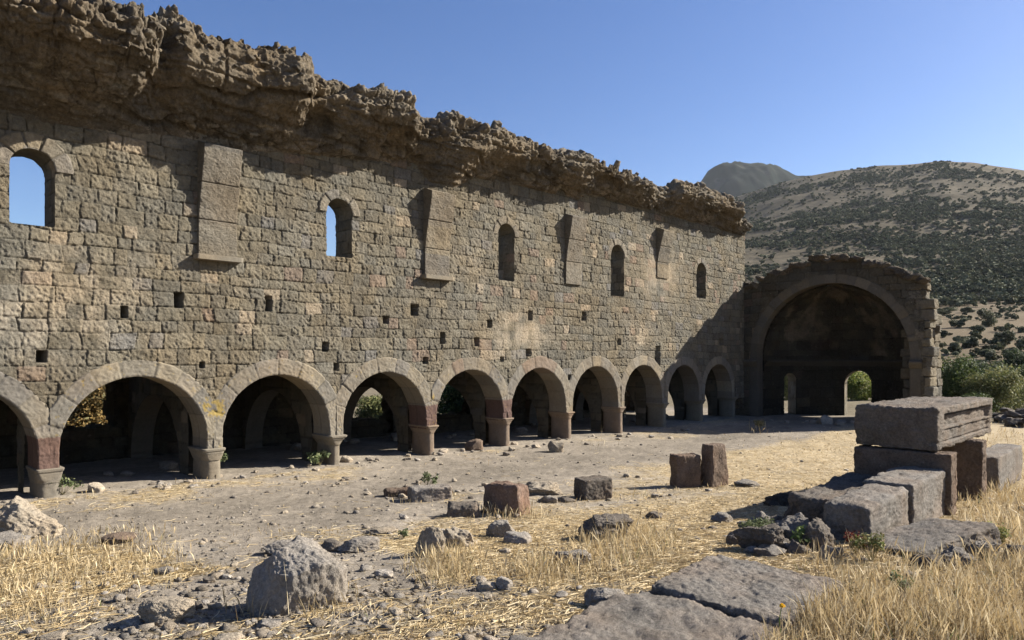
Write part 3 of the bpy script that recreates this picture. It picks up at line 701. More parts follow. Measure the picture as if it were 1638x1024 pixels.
Rv = WA/2+.02*fbm(S*3, A_*3, 0, 92, 3); yv = D+T+WA/2-np.cos(A_)*Rv; zvv = 2.0+np.sin(A_)*Rv*.7
gx, gy, _ = topix(S, yv, zvv)
kp = ~((gx > 60) & (gx < 188) & (gy > 540) & (A_ > 1.6))
vt.add(np.stack([S, yv, zvv], -1), gridf(*S.shape, keep=kp, flip=False), np.broadcast_to([.07, .058, .045], (*S.shape, 3)))  # underside colour kept low as well, painted shade of the aisle
V, Fq = CG[2]
# roof rubble above the vault, as a sheet
S, Q = np.meshgrid(su3, np.linspace(0, 1, 24), indexing='ij'); yq = D+T+Q*(WA+.5); zq = 3.45+.12*fbm(S*1.5, yq*2, 0, 93, 4)
gx, gy, _ = topix(S, yq, zq*0+2.0)
vt.add(np.stack([S, yq, zq], -1), gridf(*S.shape, keep=~((gx > 40) & (gx < 200) & (Q > .5))), np.broadcast_to([.17, .13, .09], (*S.shape, 3)))
vt.mk('aisle_vault', M_rub, aisle)
# cross arches over the aisle
for n in range(-2, 10):
    x0 = s_n(n); hwid = .22; yc = D+T+.42+(WA-.62)/2; r_ = (WA-.58)/2; zk = .12
    yy = np.linspace(D+T-.02, YO+.1, 70); z4 = np.linspace(-.4, 3.3, 100); Yg, Zg = np.meshgrid(yy, z4, indexing='ij')
    sdf = lambda a, b: sd_arch(a, b, yc, zk, r_, -9)
    Y2, Z2, kp = snap(Yg, Zg, sdf); h, c3 = masonry(Y2, Z2, 300+n, joint=.02, relief=.8, s0=5, s1=30); c3 = c3*.6  # aisle shade put into the colour of faces and soffit
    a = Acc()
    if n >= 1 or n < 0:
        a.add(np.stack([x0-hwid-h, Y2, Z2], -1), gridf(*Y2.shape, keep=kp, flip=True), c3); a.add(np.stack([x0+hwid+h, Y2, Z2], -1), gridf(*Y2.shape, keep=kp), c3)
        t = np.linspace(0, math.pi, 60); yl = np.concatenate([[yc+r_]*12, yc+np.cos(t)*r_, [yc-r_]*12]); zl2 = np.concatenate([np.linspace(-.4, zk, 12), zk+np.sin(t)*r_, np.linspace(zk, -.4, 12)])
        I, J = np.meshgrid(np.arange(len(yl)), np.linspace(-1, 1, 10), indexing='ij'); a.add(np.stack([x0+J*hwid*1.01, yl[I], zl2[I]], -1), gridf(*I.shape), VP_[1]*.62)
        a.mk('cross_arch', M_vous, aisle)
    else:
        kp &= Yg < D+T+.45; a.add(np.stack([x0-hwid-h, Y2, Z2], -1), gridf(*Y2.shape, keep=kp, flip=True), c3); a.mk('cross_arch', M_vous, aisle)

# ================================================================ APSE
XA = S_END
def ly(px): return on_x(px, 500, XA)[1]
apse = thing('apse', 'shaded round apse with half dome, broken arch and two narrow window openings', 'apse', (XA, ly(1335), -0.2))
yL, yR = ly(1212), ly(1455); YC = (yL+yR)/2; RA = (yL-yR)/2
zcor = on_x(1335, 581, XA)[2]; zcr = on_x(1330, 453, XA)[2]; ZD = zcr-RA
ytop = np.array([on_x(a, b, XA) for a, b in [(1180, 458), (1192, 455), (1212, 452), (1228, 440), (1250, 434), (1262, 426), (1290, 420), (1300, 414), (1345, 411), (1378, 412), (1384, 418), (1400, 421), (1420, 426), (1440, 440), (1460, 446), (1474, 452), (1482, 462)]])
def ztop(y): return np.interp(-y, -ytop[:, 1], ytop[:, 2])
yy = np.linspace(D+.16, ly(1484), 420); zz = np.arange(-.5, 6.6, .022); Yg, Zg = np.meshgrid(yy, zz, indexing='ij')
ROUT = RA+.42
sdf = lambda a, b: sd_arch(a, b, YC, ZD, RA+.30, -9)
Y2, Z2, kp = snap(Yg, Zg, sdf)
h, c3 = masonry(Y2, Z2, 401, .24, .36, .35, .7, joint=.06, relief=1.3, s0=0, s1=30)
step = .26*(worley(Y2*1.8, Z2*0, Z2*0, 402)[2]-.5)
kp &= Z2 < ztop(Y2)+step+.05*vn(Y2*6, Z2*6, 0, 403)
redge = np.interp(Z2, [-1, 1.9, 2.4, 2.9, 3.3, 3.7, 4.1, 4.4, 5, 6], [ly(1480), ly(1480), ly(1478), ly(1474), ly(1481), ly(1472), ly(1470), ly(1480), ly(1478), ly(1470)]) + .09*(hsh(np.floor(Z2/.31), Z2*0, Z2*0, 404)-.5)
kp &= Y2 > redge
ap = Acc(); ap.add(np.stack([XA-h, Y2, Z2], -1), gridf(*Y2.shape, keep=kp), c3*.58)  # shade painted in: front stone darkened overall
yb3, zb3 = np.meshgrid(np.linspace(D, ly(1478), 120), np.arange(-.5, 6.2, .05), indexing='ij'); Y3, Z3, k3 = snap(yb3, zb3, sdf); k3 &= Z3 < ztop(Y3)-.45
ap.add(np.stack([XA+.74+0*Y3, Y3, Z3], -1), gridf(*Y3.shape, keep=k3), PAL[1])
ap.mk('front_masonry', M_wall, apse)
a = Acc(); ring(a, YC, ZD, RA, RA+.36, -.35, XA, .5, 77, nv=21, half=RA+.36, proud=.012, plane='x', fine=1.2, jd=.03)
a.C = [c_*.6 for c_ in a.C]; a.mk('apse_arch', M_vous, apse)  # ring darkened to go with the front's painted shade
# cornice at the springing, running round the apse
# interior: cylinder + half dome
def cyl_hit(px, py):
    d = ray(px, py); o = np.array([0-XA-.45, 0-YC]); R_ = RA*.985
    A_ = d[0]**2+d[1]**2; B_ = 2*(o[0]*d[0]+o[1]*d[1]); C_ = o@o-R_*R_; t = (-B_+math.sqrt(B_*B_-4*A_*C_))/2/A_
    p = d*t; return math.atan2(p[1]-YC, p[0]-XA-.45), p[2]+EYE
AW = []
for x0, x1, yt, yb in ((1254, 1273, 597, 663), (1351, 1394, 593, 668)):
    a0, _ = cyl_hit(x0, 620); a1, _ = cyl_hit(x1, 620); _, zt = cyl_hit((x0+x1)/2, yt); _, zb_ = cyl_hit((x0+x1)/2, yb)
    AW.append(((a0+a1)/2*RA, abs(a0-a1)/2*RA, zt, zb_))
def sdf_a(s, z):
    d = np.full(np.shape(s), 9.)
    for c, hw, zt, zb_ in AW: d = np.minimum(d, sd_arch(s, z, c, zt-hw, hw, zb_))
    return d
us = np.linspace(-math.pi/2, math.pi/2, 560)*RA; zz = np.linspace(-.5, ZD+.03, 190); U, Zg = np.meshgrid(us, zz, indexing='ij')
U2, Z2, kp = snap(U, Zg, sdf_a); h, c3 = masonry(U2, Z2, 411, .3, .42, .4, .75, joint=.07, relief=1.5, s0=-8, s1=8)
X0 = XA+.45; th = U2/RA; Rr = RA*.985-h
ins = Acc(); soot_shade = (.62+.3*fbm(U2*.8, Z2*.8, 0, 412, 4))[..., None]  # patchy soot, with the interior's shade darkened into the same colour
ins.add(np.stack([X0+np.cos(th)*Rr, YC+np.sin(th)*Rr, Z2], -1), gridf(*U2.shape, keep=kp, flip=True), c3*soot_shade*.5)
el = np.linspace(0, math.pi/2, 160); Ug, E_ = np.meshgrid(us, el, indexing='ij'); h, c3 = masonry(Ug*1.0, E_*RA, 413, .3, .42, .4, .75, joint=.08, relief=2.0, s0=-8, s1=8)
h = h+.04*fbm(Ug*1.5, E_*4, 0, 414, 4); Rr = RA*.985-h; th = Ug/RA
soot_shade = (.7+.45*fbm(Ug*.9, E_*2.4, 0, 415, 4))[..., None]; pale = sst(.1, .45, fbm(Ug*1.1, E_*2.6, 0, 416, 4))[..., None]
cc = c3*soot_shade*(1-pale*.6)*.5+np.array([.17, .14, .105])*pale*.6  # dome carries the painted shade too; pale mottles are the stone's own
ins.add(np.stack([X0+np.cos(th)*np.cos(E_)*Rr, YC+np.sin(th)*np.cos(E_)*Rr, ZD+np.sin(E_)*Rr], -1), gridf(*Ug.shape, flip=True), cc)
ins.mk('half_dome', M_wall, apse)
# outer shell, window reveals and top of the shell
sh = Acc(); Ro = RA+.62
U2, Z2, kp = snap(U, Zg, sdf_a); h, c3 = masonry(U2, Z2, 421, joint=.04); th = U2/RA
sh.add(np.stack([X0+np.cos(th)*(Ro+h), YC+np.sin(th)*(Ro+h), Z2], -1), gridf(*U2.shape, keep=kp), c3)
h = .06*fbm(Ug*2, E_*5, 0, 422, 4); th = Ug/RA; Re_ = RA+.45
sh.add(np.stack([X0+np.cos(th)*np.cos(E_)*(Ro+h), YC+np.sin(th)*np.cos(E_)*(Ro+h), ZD+np.sin(E_)*(Re_+h)], -1), gridf(*Ug.shape), rc0)
for c, hw, zt, zb_ in AW:
    t = np.linspace(0, math.pi, 30); zc = zt-hw
    pu = np.concatenate([[c+hw]*14, c+np.cos(t)*hw, [c-hw]*14, np.linspace(c-hw, c+hw, 8)]); pz_ = np.concatenate([np.linspace(zb_, zc, 14), zc+np.sin(t)*hw, np.linspace(zc, zb_, 14), [zb_]*8])
    I, J = np.meshgrid(np.arange(len(pu)), np.linspace(0, 1, 12), indexing='ij'); R_ = RA*.985-.01+J*(Ro-RA*.985); th = pu[I]/RA
    h, c3 = masonry(J*.6+3, pz_[I], 430, joint=.02)
    sh.add(np.stack([X0+np.cos(th)*R_, YC+np.sin(th)*R_, pz_[I]], -1), gridf(*I.shape), c3*1.1)
sh.mk('outer_shell', M_wall, apse)
# broken back slope joining the front wall crest to the dome
Yc, Q = np.meshgrid(np.linspace(D, ly(1478), 300), np.linspace(0, 1, 30), indexing='ij')
zt_ = ztop(Yc)+.26*(worley(Yc*1.8, Yc*0, Yc*0, 402)[2]-.5)-.03
P = np.stack([XA+Q*.75, Yc, zt_-.5*Q**2-.06*Q], -1); w1, w2, wi = worley(P[..., 0]*4, P[..., 1]*3.5, P[..., 2]*5, 440); P[..., 2] += .12*(wi-.4)*sst(0, .1, Q)*np.clip((w2-w1)*4, 0, 1)+.05*fbm(P[..., 0]*6, P[..., 1]*6, 0, 441, 3); P[..., 0] += (Q < .02)*(-.02)
crest = Acc(); crest.add(P, gridf(*Yc.shape, flip=True), (rc0*.9)*(.7+.5*wi)[..., None])
for i in range(120):
    q = rng.random()**.8; j = int(q*299); p = P[j, rng.integers(0, 8)].copy(); sz = rng.uniform(.14, .42)
    B_, Fq = rock_shape((sz, sz*1.3, sz*.6), 900+i, 10, .9, .2); B_ = rot(B_, rng.normal(0, .2), rng.normal(0, .2), rng.normal(0, .5))+p
    crest.add(B_, Fq, rocks_col(B_, rc0*rng.uniform(.6, 1.), i))
crest.mk('broken_crest', M_rub, apse)
# cornice moulding
cn = Acc(); path = [(XA-.03, D-.0), (XA-.03, YC+RA+.02)] 
prof = np.array([(0, -.16), (.04, -.15), (.05, -.08), (.10, -.06), (.11, -.01), (.15, .01), (.15, .09), (0, .11)])
us_ = np.linspace(-math.pi/2, math.pi/2, 160); I, J = np.meshgrid(us_, np.arange(len(prof)), indexing='ij'); R_ = RA*.985-prof[J, 0]+.01
nn = .01*fbm(I*9, J*1., 0, 450, 3); cn.add(np.stack([X0+np.cos(I)*(R_+nn), YC+np.sin(I)*(R_+nn), zcor+prof[J, 1]], -1), gridf(*I.shape, flip=True), VP_[3]*.36)  # inner moulding darkened, apse shade put into its colour
for y0_, y1_ in ((D-.02, YC+RA), (YC-RA, ly(1476))):
    I, J = np.meshgrid(np.linspace(y0_, y1_, 30), np.arange(len(prof)), indexing='ij'); nn = .012*fbm(I*9, J*1., 0, 451, 3)
    cn.add(np.stack([XA-.025-prof[J, 0]*.8+nn, I, zcor+prof[J, 1]], -1), gridf(*I.shape, flip=True)[:, ::-1], VP_[3]*.6)
cn.mk('cornice', M_vous, apse)
# broken south flank: stacked blocks
fl = Acc()
def fb(cx, cy, cz, dx, dy, dz, seed, colr):
    P, Fq = block_shape((dx, dy, dz), seed, 16, .035, .02, low=.03); P = rot(P, rng.normal(0, .03), rng.normal(0, .03), rng.normal(0, .07))+np.array([cx, cy, cz]); fl.add(P, Fq, rocks_col(P, colr, seed))
z_ = -.35; i = 0
ye = ly(1478)
while z_ < 4.7:
    hh = rng.uniform(.26, .4); fb(XA+.33, ye+rng.uniform(-.03, .16)+(.0 if z_ < 4 else .12), z_+hh/2, .62, rng.uniform(.5, .65), hh-.012, 600+i, PAL[rng.integers(0, 9)]*rng.uniform(.85, 1.2)); z_ += hh; i += 1
z_ = -.35; zt2 = on_x(1492, 508, XA+2.2)[2]; yf2 = on_x(1504, 560, XA+2.3)[1]
for xo in (1.0, 1.7, 2.35):
    z_ = -.35
    while z_ < zt2-(2.35-xo)*.0:
        hh = rng.uniform(.28, .42); fb(XA+xo, yf2+.35+rng.uniform(-.05, .08)+(2.35-xo)*.12, z_+hh/2, .72, .62, hh-.012, 640+i, PAL[rng.integers(0, 9)]*rng.uniform(.75, 1.1)); z_ += hh; i += 1
for j in range(9):
    t = j/8; p = on_x(1474+6*math.sin(j), 452+t*55, XA+.2); sz = rng.uniform(.3, .5)
    P, Fq = rock_shape((sz*1.2, sz, sz*.8), 660+j, 16, .9, .25); P = P+p+np.array([.1, .12+.1*rng.random(), 0]); fl.add(P, Fq, rocks_col(P, rc2*rng.uniform(.7, 1.), j))
fl.mk('broken_flank', M_wall, apse)
#PART2
# ================================================================ BLOCKS AND ROCKS
def on_z(px, py, z):
    d = ray(px, py); t = (z-EYE)/d[2]; return d*t+np.array([0, 0, EYE])
def ray_hit(px, py):
    """first meeting of the line of sight with the terrain, also above the horizon"""
    d = ray(px, py); t = np.geomspace(2, 900, 4000); zz = EYE+d[2]*t; g = terr(d[0]*t, d[1]*t, False)
    k = np.argmax(zz <= g) if (zz <= g).any() else len(t)-1
    return np.array([d[0]*t[k], d[1]*t[k], g[k]]), t[k]
GREY = np.array([.235, .215, .19]); DGREY = np.array([.105, .092, .078]); BRN = np.array([.13, .098, .075]); PALE = np.array([.30, .26, .205]); REDB = np.array([.15, .105, .08])
def rock(x0, y0, x1, y1, colr, label, seed, name='rock', cat='rock', group=None, n=40, sharp=.5, amp=.16, mat=None, dep=.75, tilt=(0, 0), zr=0.0):
    xm = (x0+x1)/2; g_, t = ground_at(xm, y1-1) if y1 > 600 else ray_hit(xm, y1)
    W = (x1-x0)*t/F; Dp = W*dep; H = max(.38*(y1-y0)*t/F, (y1-y0)*t/F - Dp*EYE/t*.55)
    c = g_ + np.array([CB, SB, 0])*Dp*.42
    P, Fq = rock_shape((W*1.06, Dp, H*1.5), seed, n, sharp, amp); P = rot(P, tilt[0], tilt[1], BETA-math.pi/2)
    P += c + np.array([0, 0, H*.25]); C = rocks_col(P-c, colr, seed)
    o = mk(name, P, Fq, mat or M_rock, None, C, origin=(c[0], c[1], float(terr(c[0], c[1])))); tag(o, label, cat, group); return o
R = [
 (386, 846, 537, 985, GREY*1.1, 'large pitted grey boulder with a pointed top, lower left centre of the nave floor', 116, .6, .10),
 (213, 949, 297, 1003, PALE*.95, 'rounded pale grey boulder left of the large pointed boulder', 12, .2, .12),
 (-40, 788, 74, 866, PALE, 'lumpy whitish boulder cut off by the left edge of the picture', 13, .8, .25),
 (-30, 850, 28, 880, GREY, 'low grey rock under the whitish boulder at the left edge', 14, .6, .2),
 (661, 838, 712, 893, PALE*1.0, 'split pale rock with slanting white faces in dry grass', 15, 1., .3),
 (706, 840, 764, 878, PALE*1.0, 'pale crumbly rock directly right of the split white rock', 16, .7, .3),
 (778, 831, 824, 862, GREY, 'grey rounded rock behind a lower rock, centre of the floor', 17, .5, .2),
 (806, 850, 850, 873, GREY*1.1, 'low grey rock leaning against the rounded rock in the centre', 18, .5, .2),
 (930, 820, 1016, 866, DGREY*1.3, 'broad dark broken rock half hidden by tall dry grass', 19, .9, .25),
 (884, 876, 948, 908, GREY, 'small rock sunk deep in the tall golden grass patch', 20, .6, .3),
 (538, 858, 603, 886, GREY*.95, 'brownish rock with a sloping back, behind the large boulder', 21, .6, .2),
 (508, 862, 548, 884, DGREY*1.5, 'dark angular rock beside the brownish sloping rock', 22, .9, .25),
 (418, 862, 468, 890, GREY, 'grey wedge of rock peeking out behind the large boulder', 23, .9, .2),
 (938, 935, 1003, 978, GREY*.95, 'grey domed rock touching the edge of the big slab', 24, .5, .18),
 (762, 929, 796, 947, PALE*1.1, 'white stone in a little heap of three, left one', 25, .6, .2),
 (793, 922, 820, 946, GREY*1.4, 'white stone in a little heap of three, right one', 26, .6, .2),
 (752, 920, 778, 936, GREY*1.3, 'greyish stone at the back of the little heap of three', 27, .6, .2),
 (599, 911, 627, 926, GREY*1.4, 'small lone grey stone right of the large boulder', 28, .6, .2),
 (877, 705, 902, 725, PALE*.85, 'rounded pale stone on the ground before the fifth arch', 29, .3, .15),
 (135, 772, 162, 789, PALE*1.25, 'bright white stone in the mouth of the first full arch', 30, .4, .15),
 (541, 729, 563, 741, PALE*1.2, 'white stone at the foot of the slender mushroom capital', 31, .4, .15),
 (743, 703, 772, 722, BRN*1.2, 'brown block of stone inside the fourth arch', 32, .9, .1),
 (700, 718, 716, 726, PALE*1.2, 'small white stone at the foot of the pier with a red block', 33, .4, .15),
 (838, 770, 900, 794, PALE*.9, 'long pale rubble ridge behind the reddish block', 34, .8, .35),
 (573, 842, 632, 858, PALE*.8, 'flat pale stone lying in straw behind the boulder', 35, .6, .3),
 (1355, 756, 1431, 787, GREY*.9, 'smooth grey rock resting on the row of blocks below the lintel', 36, .4, .15),
 (1230, 784, 1296, 812, DGREY*.7, 'black crusty rock lying in weeds left of the block row', 37, .9, .3),
 (1185, 836, 1268, 888, DGREY*1.2, 'dark rubble stone left of the weeds beside the slab', 38, .8, .3),
 (1240, 818, 1312, 868, GREY*.85, 'rough grey rubble stone behind the green weed', 39, .8, .3),
 (1282, 826, 1342, 884, DGREY*1.4, 'rubble stone wedged against the end of the block row', 40, .7, .25),
 (1310, 806, 1352, 840, GREY*.9, 'angular stone on top of the rubble beside the block row', 41, .9, .25),
 (1268, 806, 1322, 836, DGREY*1.2, 'dark flat stone in the rubble behind the block row', 42, .9, .25),
 (1340, 780, 1400, 812, DGREY*1.4, 'dark crumbled stone lying along the block row', 43, .8, .3),
 (1500, 872, 1566, 914, GREY*.8, 'rough rock in the grass below the tilted slab', 44, .8, .3),
 (1556, 862, 1604, 900, GREY*.9, 'pale rough rock in the grass right of the tilted slab', 45, .8, .3),
 (1470, 885, 1520, 915, DGREY*1.1, 'dark rock buried in grass under the tilted slab', 46, .8, .3),
 (1610, 868, 1650, 905, DGREY*1.2, 'dark rock at the right edge of the picture in grass', 47, .8, .3),
 (1311, 664, 1333, 680, GREY*1.1, 'grey stone at the foot of the apse between the two windows', 48, .6, .2),
 (1338, 674, 1352, 682, GREY, 'small flat stone before the right apse window', 49, .6, .2),
 (1298, 672, 1312, 679, GREY, 'small flat stone left of the grey stone before the apse', 50, .6, .2),
 (188, 990, 222, 1006, GREY*1.4, 'small whitish stone left of the rounded boulder', 51, .8, .2),
 (408, 990, 446, 1007, GREY*1.2, 'flat stone in front of the large pointed boulder', 52, .7, .2),
 (52, 1010, 98, 1030, PALE, 'white stone at the bottom edge of the picture, far left', 53, .8, .2),
 (340, 1012, 382, 1032, PALE, 'pale stone at the bottom edge below the rounded boulder', 54, .8, .2),
 (298, 962, 322, 978, DGREY*1.4, 'small dark stone between the two boulders', 55, .8, .2),
 (240, 905, 275, 922, GREY*.8, 'low dark grey stone on the bare patch at left', 56, .7, .2),
 (352, 918, 370, 928, GREY*1.4, 'small pale stone on the bare patch left of the boulder', 57, .7, .2),
 (152, 852, 205, 872, BRN*1.2, 'low brown stone in the dry grass on the left', 58, .5, .2),
 (1092, 768, 1100, 774, GREY, 'pebble', 59, .5, .2),
 (862, 792, 892, 806, GREY*.9, 'flat grey stone between the reddish block and the cube block', 60, .9, .3),
 (892, 795, 922, 805, DGREY*1.3, 'small dark stone at the left foot of the cube block', 61, .9, .3),
 (1205, 818, 1250, 848, GREY*.8, 'rough stone topping the rubble left of the block row, behind the weeds', 71, .9, .3),
 (1262, 862, 1300, 890, DGREY*1.4, 'dark stone in front of the rubble, touching the floor slab', 72, .9, .3),
 (1318, 872, 1352, 898, GREY*.9, 'rounded stone directly below the broken end of the block row', 73, .5, .2),
 (1166, 850, 1200, 876, DGREY*1.4, 'outermost dark stone of the rubble on its left side', 74, .9, .3),
 (1300, 780, 1350, 806, DGREY*1.3, 'dark jagged stone behind the rubble, left of the smooth grey rock', 75, .9, .3),
 (1225, 872, 1262, 894, GREY*.8, 'low grey stone between the rubble and the floor slab', 76, .8, .3),
 (1180, 768, 1218, 780, GREY*.8, 'low stone on the straw right of the tall standing stone', 62, .7, .3),
 (1034, 818, 1062, 832, DGREY*1.5, 'low dark stone on the straw in the middle right', 63, .7, .3),
 (1140, 820, 1175, 838, GREY*.9, 'low flat stone left of the weedy rubble', 64, .7, .3),
]
for x0, y0, x1, y1, c, lab, sd, sh, am in R:
    if lab == 'pebble': continue
    rock(x0, y0, x1, y1, c, lab, sd, n=90 if (x1-x0) > 70 else 40 if x1-x0 > 45 else 16, sharp=sh, amp=am)
def axblock(name, label, x0, x1, y0, y1, z0, z1, colr, seed, n=60, r0=.03, rough=.012, low=.02, mat=None, chip=.5, tilt=(0, 0, 0), cat='block', mod=None, group=None, parent=None):
    P, Fq = block_shape((x1-x0, y1-y0, z1-z0), seed, n, r0, rough, low=low, chip=chip)
    if mod: P = mod(P)
    P = rot(P, *tilt); c = np.array([(x0+x1)/2, (y0+y1)/2, (z0+z1)/2]); P = P+c
    o = mk(name, P, Fq, mat or M_dark, parent, rocks_col(P-c, colr, seed), origin=(c[0], c[1], z0))
    if parent is None: tag(o, label, cat, group)
    return o
# lintel on uprights (all square to the church)
yF = 2.37; X1 = 10.6; X2 = 14.2
def moulded(P):
    hd = (X2-X1)/2; hy = .52; hz = .29
    x, y, z = P.T.copy(); m = sst(-hd+.35, -hd+.42, x)*(1-sst(hd-.25, hd-.15, x))*sst(-hy+.12, -hy+.03, -(-y)*1.0*-1*-1) if False else sst(-hd+.35, -hd+.42, x)*(1-sst(hd-.25, hd-.15, x))*(y < -hy*.8)
    v = z/hz
    prof_ = np.interp(v, [-1, -.72, -.70, -.62, -.2, -.12, -.1, 0.0, .02, .5, .52, .64, .66, 1.], [0, 0, .05, .03, .03, .05, .015, .015, .075, .075, .12, .12, .0, 0.0])
    y = y + m*prof_*1.1; y = y - (z > 0)*0
    x = x + (z/hz)*.0 
    u = np.clip((-x-hd*.8)/(hd*.2), 0, 1); 
    x = x + np.where(x < -hd*.9, np.clip(-(z+.05)/hz, 0, 1)*.10*1.0*(y/hy*.5+.5), 0)
    return np.stack([x, y, z], 1)
axblock('lintel', 'massive grey lintel block with carved mouldings, lying across two upright slabs at right', X1, X2, yF, yF+1.04, 1.0, 1.58, DGREY*1.35, 3, n=90, r0=.035, mod=moulded, rough=.018, low=.03, tilt=(.0, .01, 0), cat='lintel')
def upright(name, label, px, seed, w=1.2):
    a = on_y(px, 760, 2.22)[0]
    return axblock(name, label, a-.15, a+.17, 2.2, 2.2+w, .05, 1.0, BRN*1.1, seed, 60, .025, .012, tilt=(0, 0, 0), cat='upright slab')
upright('upright_slab', 'nearer upright slab carrying the moulded lintel', 1523, 5)
upright('upright_slab', 'farther upright slab under the far end of the moulded lintel', 1573, 6, .7)
a = on_y(1600, 740, 2.2)[0]
axblock('masonry_block', 'low grey block in grass beyond the lintel at the right edge', a-.1, a+2.2, 2.2, 2.6, .0, .62, GREY*.7, 7, 40)
xa, xb, xc = on_y(1391, 850, 2.3)[0], on_y(1456, 820, 2.3)[0], on_y(1512, 800, 2.3)[0]
axblock('masonry_block', 'squared block with a rounded broken end, nearest of the row running to the lintel', xa, xb-.01, 2.3, 2.76, .1, .76, GREY*.72, 8, 60, r0=.045, low=.04)
axblock('masonry_block', 'squared block with flaking side, against the upright slab', xb+.01, xc, 2.27, 2.82, .1, .79, GREY*.76, 9, 60, r0=.03, low=.03)
axblock('masonry_block', 'dark block lying behind the row, below the lintel', xa+.9, xc+.2, 2.82, 3.5, .0, .6, DGREY*1.2, 10, 60, r0=.05, low=.06, rough=.02)
# big floor slabs in front
zt_s = .60
sA = [on_z(*p, zt_s) for p in ((1190, 886), (1349, 938), (1000, 957), (1200, 1020), (830, 1012))]
xe = (sA[0][0]+sA[1][0])/2; yl_ = (sA[0][1]+sA[2][1])/2+.12; yr_ = (sA[1][1]+sA[3][1])/2; xm_ = on_z(1085, 950, zt_s)[0]
axblock('stone_slab', 'broad dark floor slab with a crack across it, at the far end of the front row', xm_+.012, xe, yr_, yl_, zt_s-.34, zt_s, GREY*.74, 21, 90, .04, .018, low=.03, tilt=(.02, 0, .02), cat='slab')
axblock('stone_slab', 'broad rough dark floor slab at the bottom edge of the picture', xm_-1.9, xm_-.012, yr_-.05, yl_+.03, zt_s-.36, zt_s-.012, GREY*.7, 22, 90, .06, .019, low=.05, tilt=(.015, .012, 0), cat='slab')
# tilted slab in the grass
p = on_z(1480, 862, .5)
axblock('stone_slab', 'thick grey slab tilted in the grass in front of the block row', p[0]-.62, p[0]+.62, p[1]-.36, p[1]+.36, .33, .56, GREY*.66, 23, 60, .03, .012, low=.03, tilt=(-.12, -.10, -.35), cat='slab')
# dressed blocks on the nave floor
def fblock(x0, y0, x1, y1, dep, yaw, colr, label, seed, taper=(1, 1), name='masonry_block', mat=None, n=40, r0=.025, cat='block', low=.02, lean=(0, 0), zoff=0):
    g_, t = ground_at((x0+x1)/2, y1-1); W = (x1-x0)*t/F; H = (y1-y0)*t/F; Dp = W*dep
    H = max(.08, H-Dp*EYE/t*.6)
    W_ = W/(abs(math.cos(yaw))+dep*abs(math.sin(yaw)))
    P, Fq = block_shape((W_, W_*dep, H*1.25), seed, n, r0, .014, taper, low=low); c = g_+np.array([CB, SB, 0])*Dp*.4
    P = rot(P, lean[0], lean[1], BETA-math.pi/2+yaw)+c+np.array([0, 0, H*.375+zoff])
    tag(mk(name, P, Fq, mat or M_dark, None, rocks_col(P-c, colr, seed), origin=(c[0], c[1], float(terr(c[0], c[1])))), label, cat)
fblock(1075, 726, 1123, 781, .6, .25, BRN*1.15, 'dark squarish standing stone, shorter of the pair on the right', 31, r0=.03)
fblock(1121, 709, 1171, 780, .7, .5, BRN*1.2, 'tall dark standing stone with a sloping top, right one of the pair', 32, (.72, .8), r0=.03)
fblock(920, 763, 981, 801, .7, .42, DGREY*1.1, 'dark squarish block with a smooth flat top standing alone on the floor', 33, r0=.018)
fblock(765, 769, 852, 826, .7, -.5, REDB*1.1, 'reddish brown rough block with a rounded back in dry grass', 34, (.9, .8), r0=.06, low=.05)
fblock(650, 777, 722, 803, .5, .35, GREY*.9, 'low oblong grey block lying left of the reddish block', 35, r0=.025)
fblock(612, 781, 658, 796, .6, .2, BRN, 'low dark stone touching the left end of the oblong block', 36, r0=.03, low=.05)
fblock(711, 803, 768, 829, .7, .1, DGREY*1.3, 'flat dark slab beside the reddish block', 37, (.9, .9), r0=.05, name='stone_slab', cat='slab')
fblock(1195, 590, 1196, 591, .7, .1, GREY, 'x', 38) if False else None
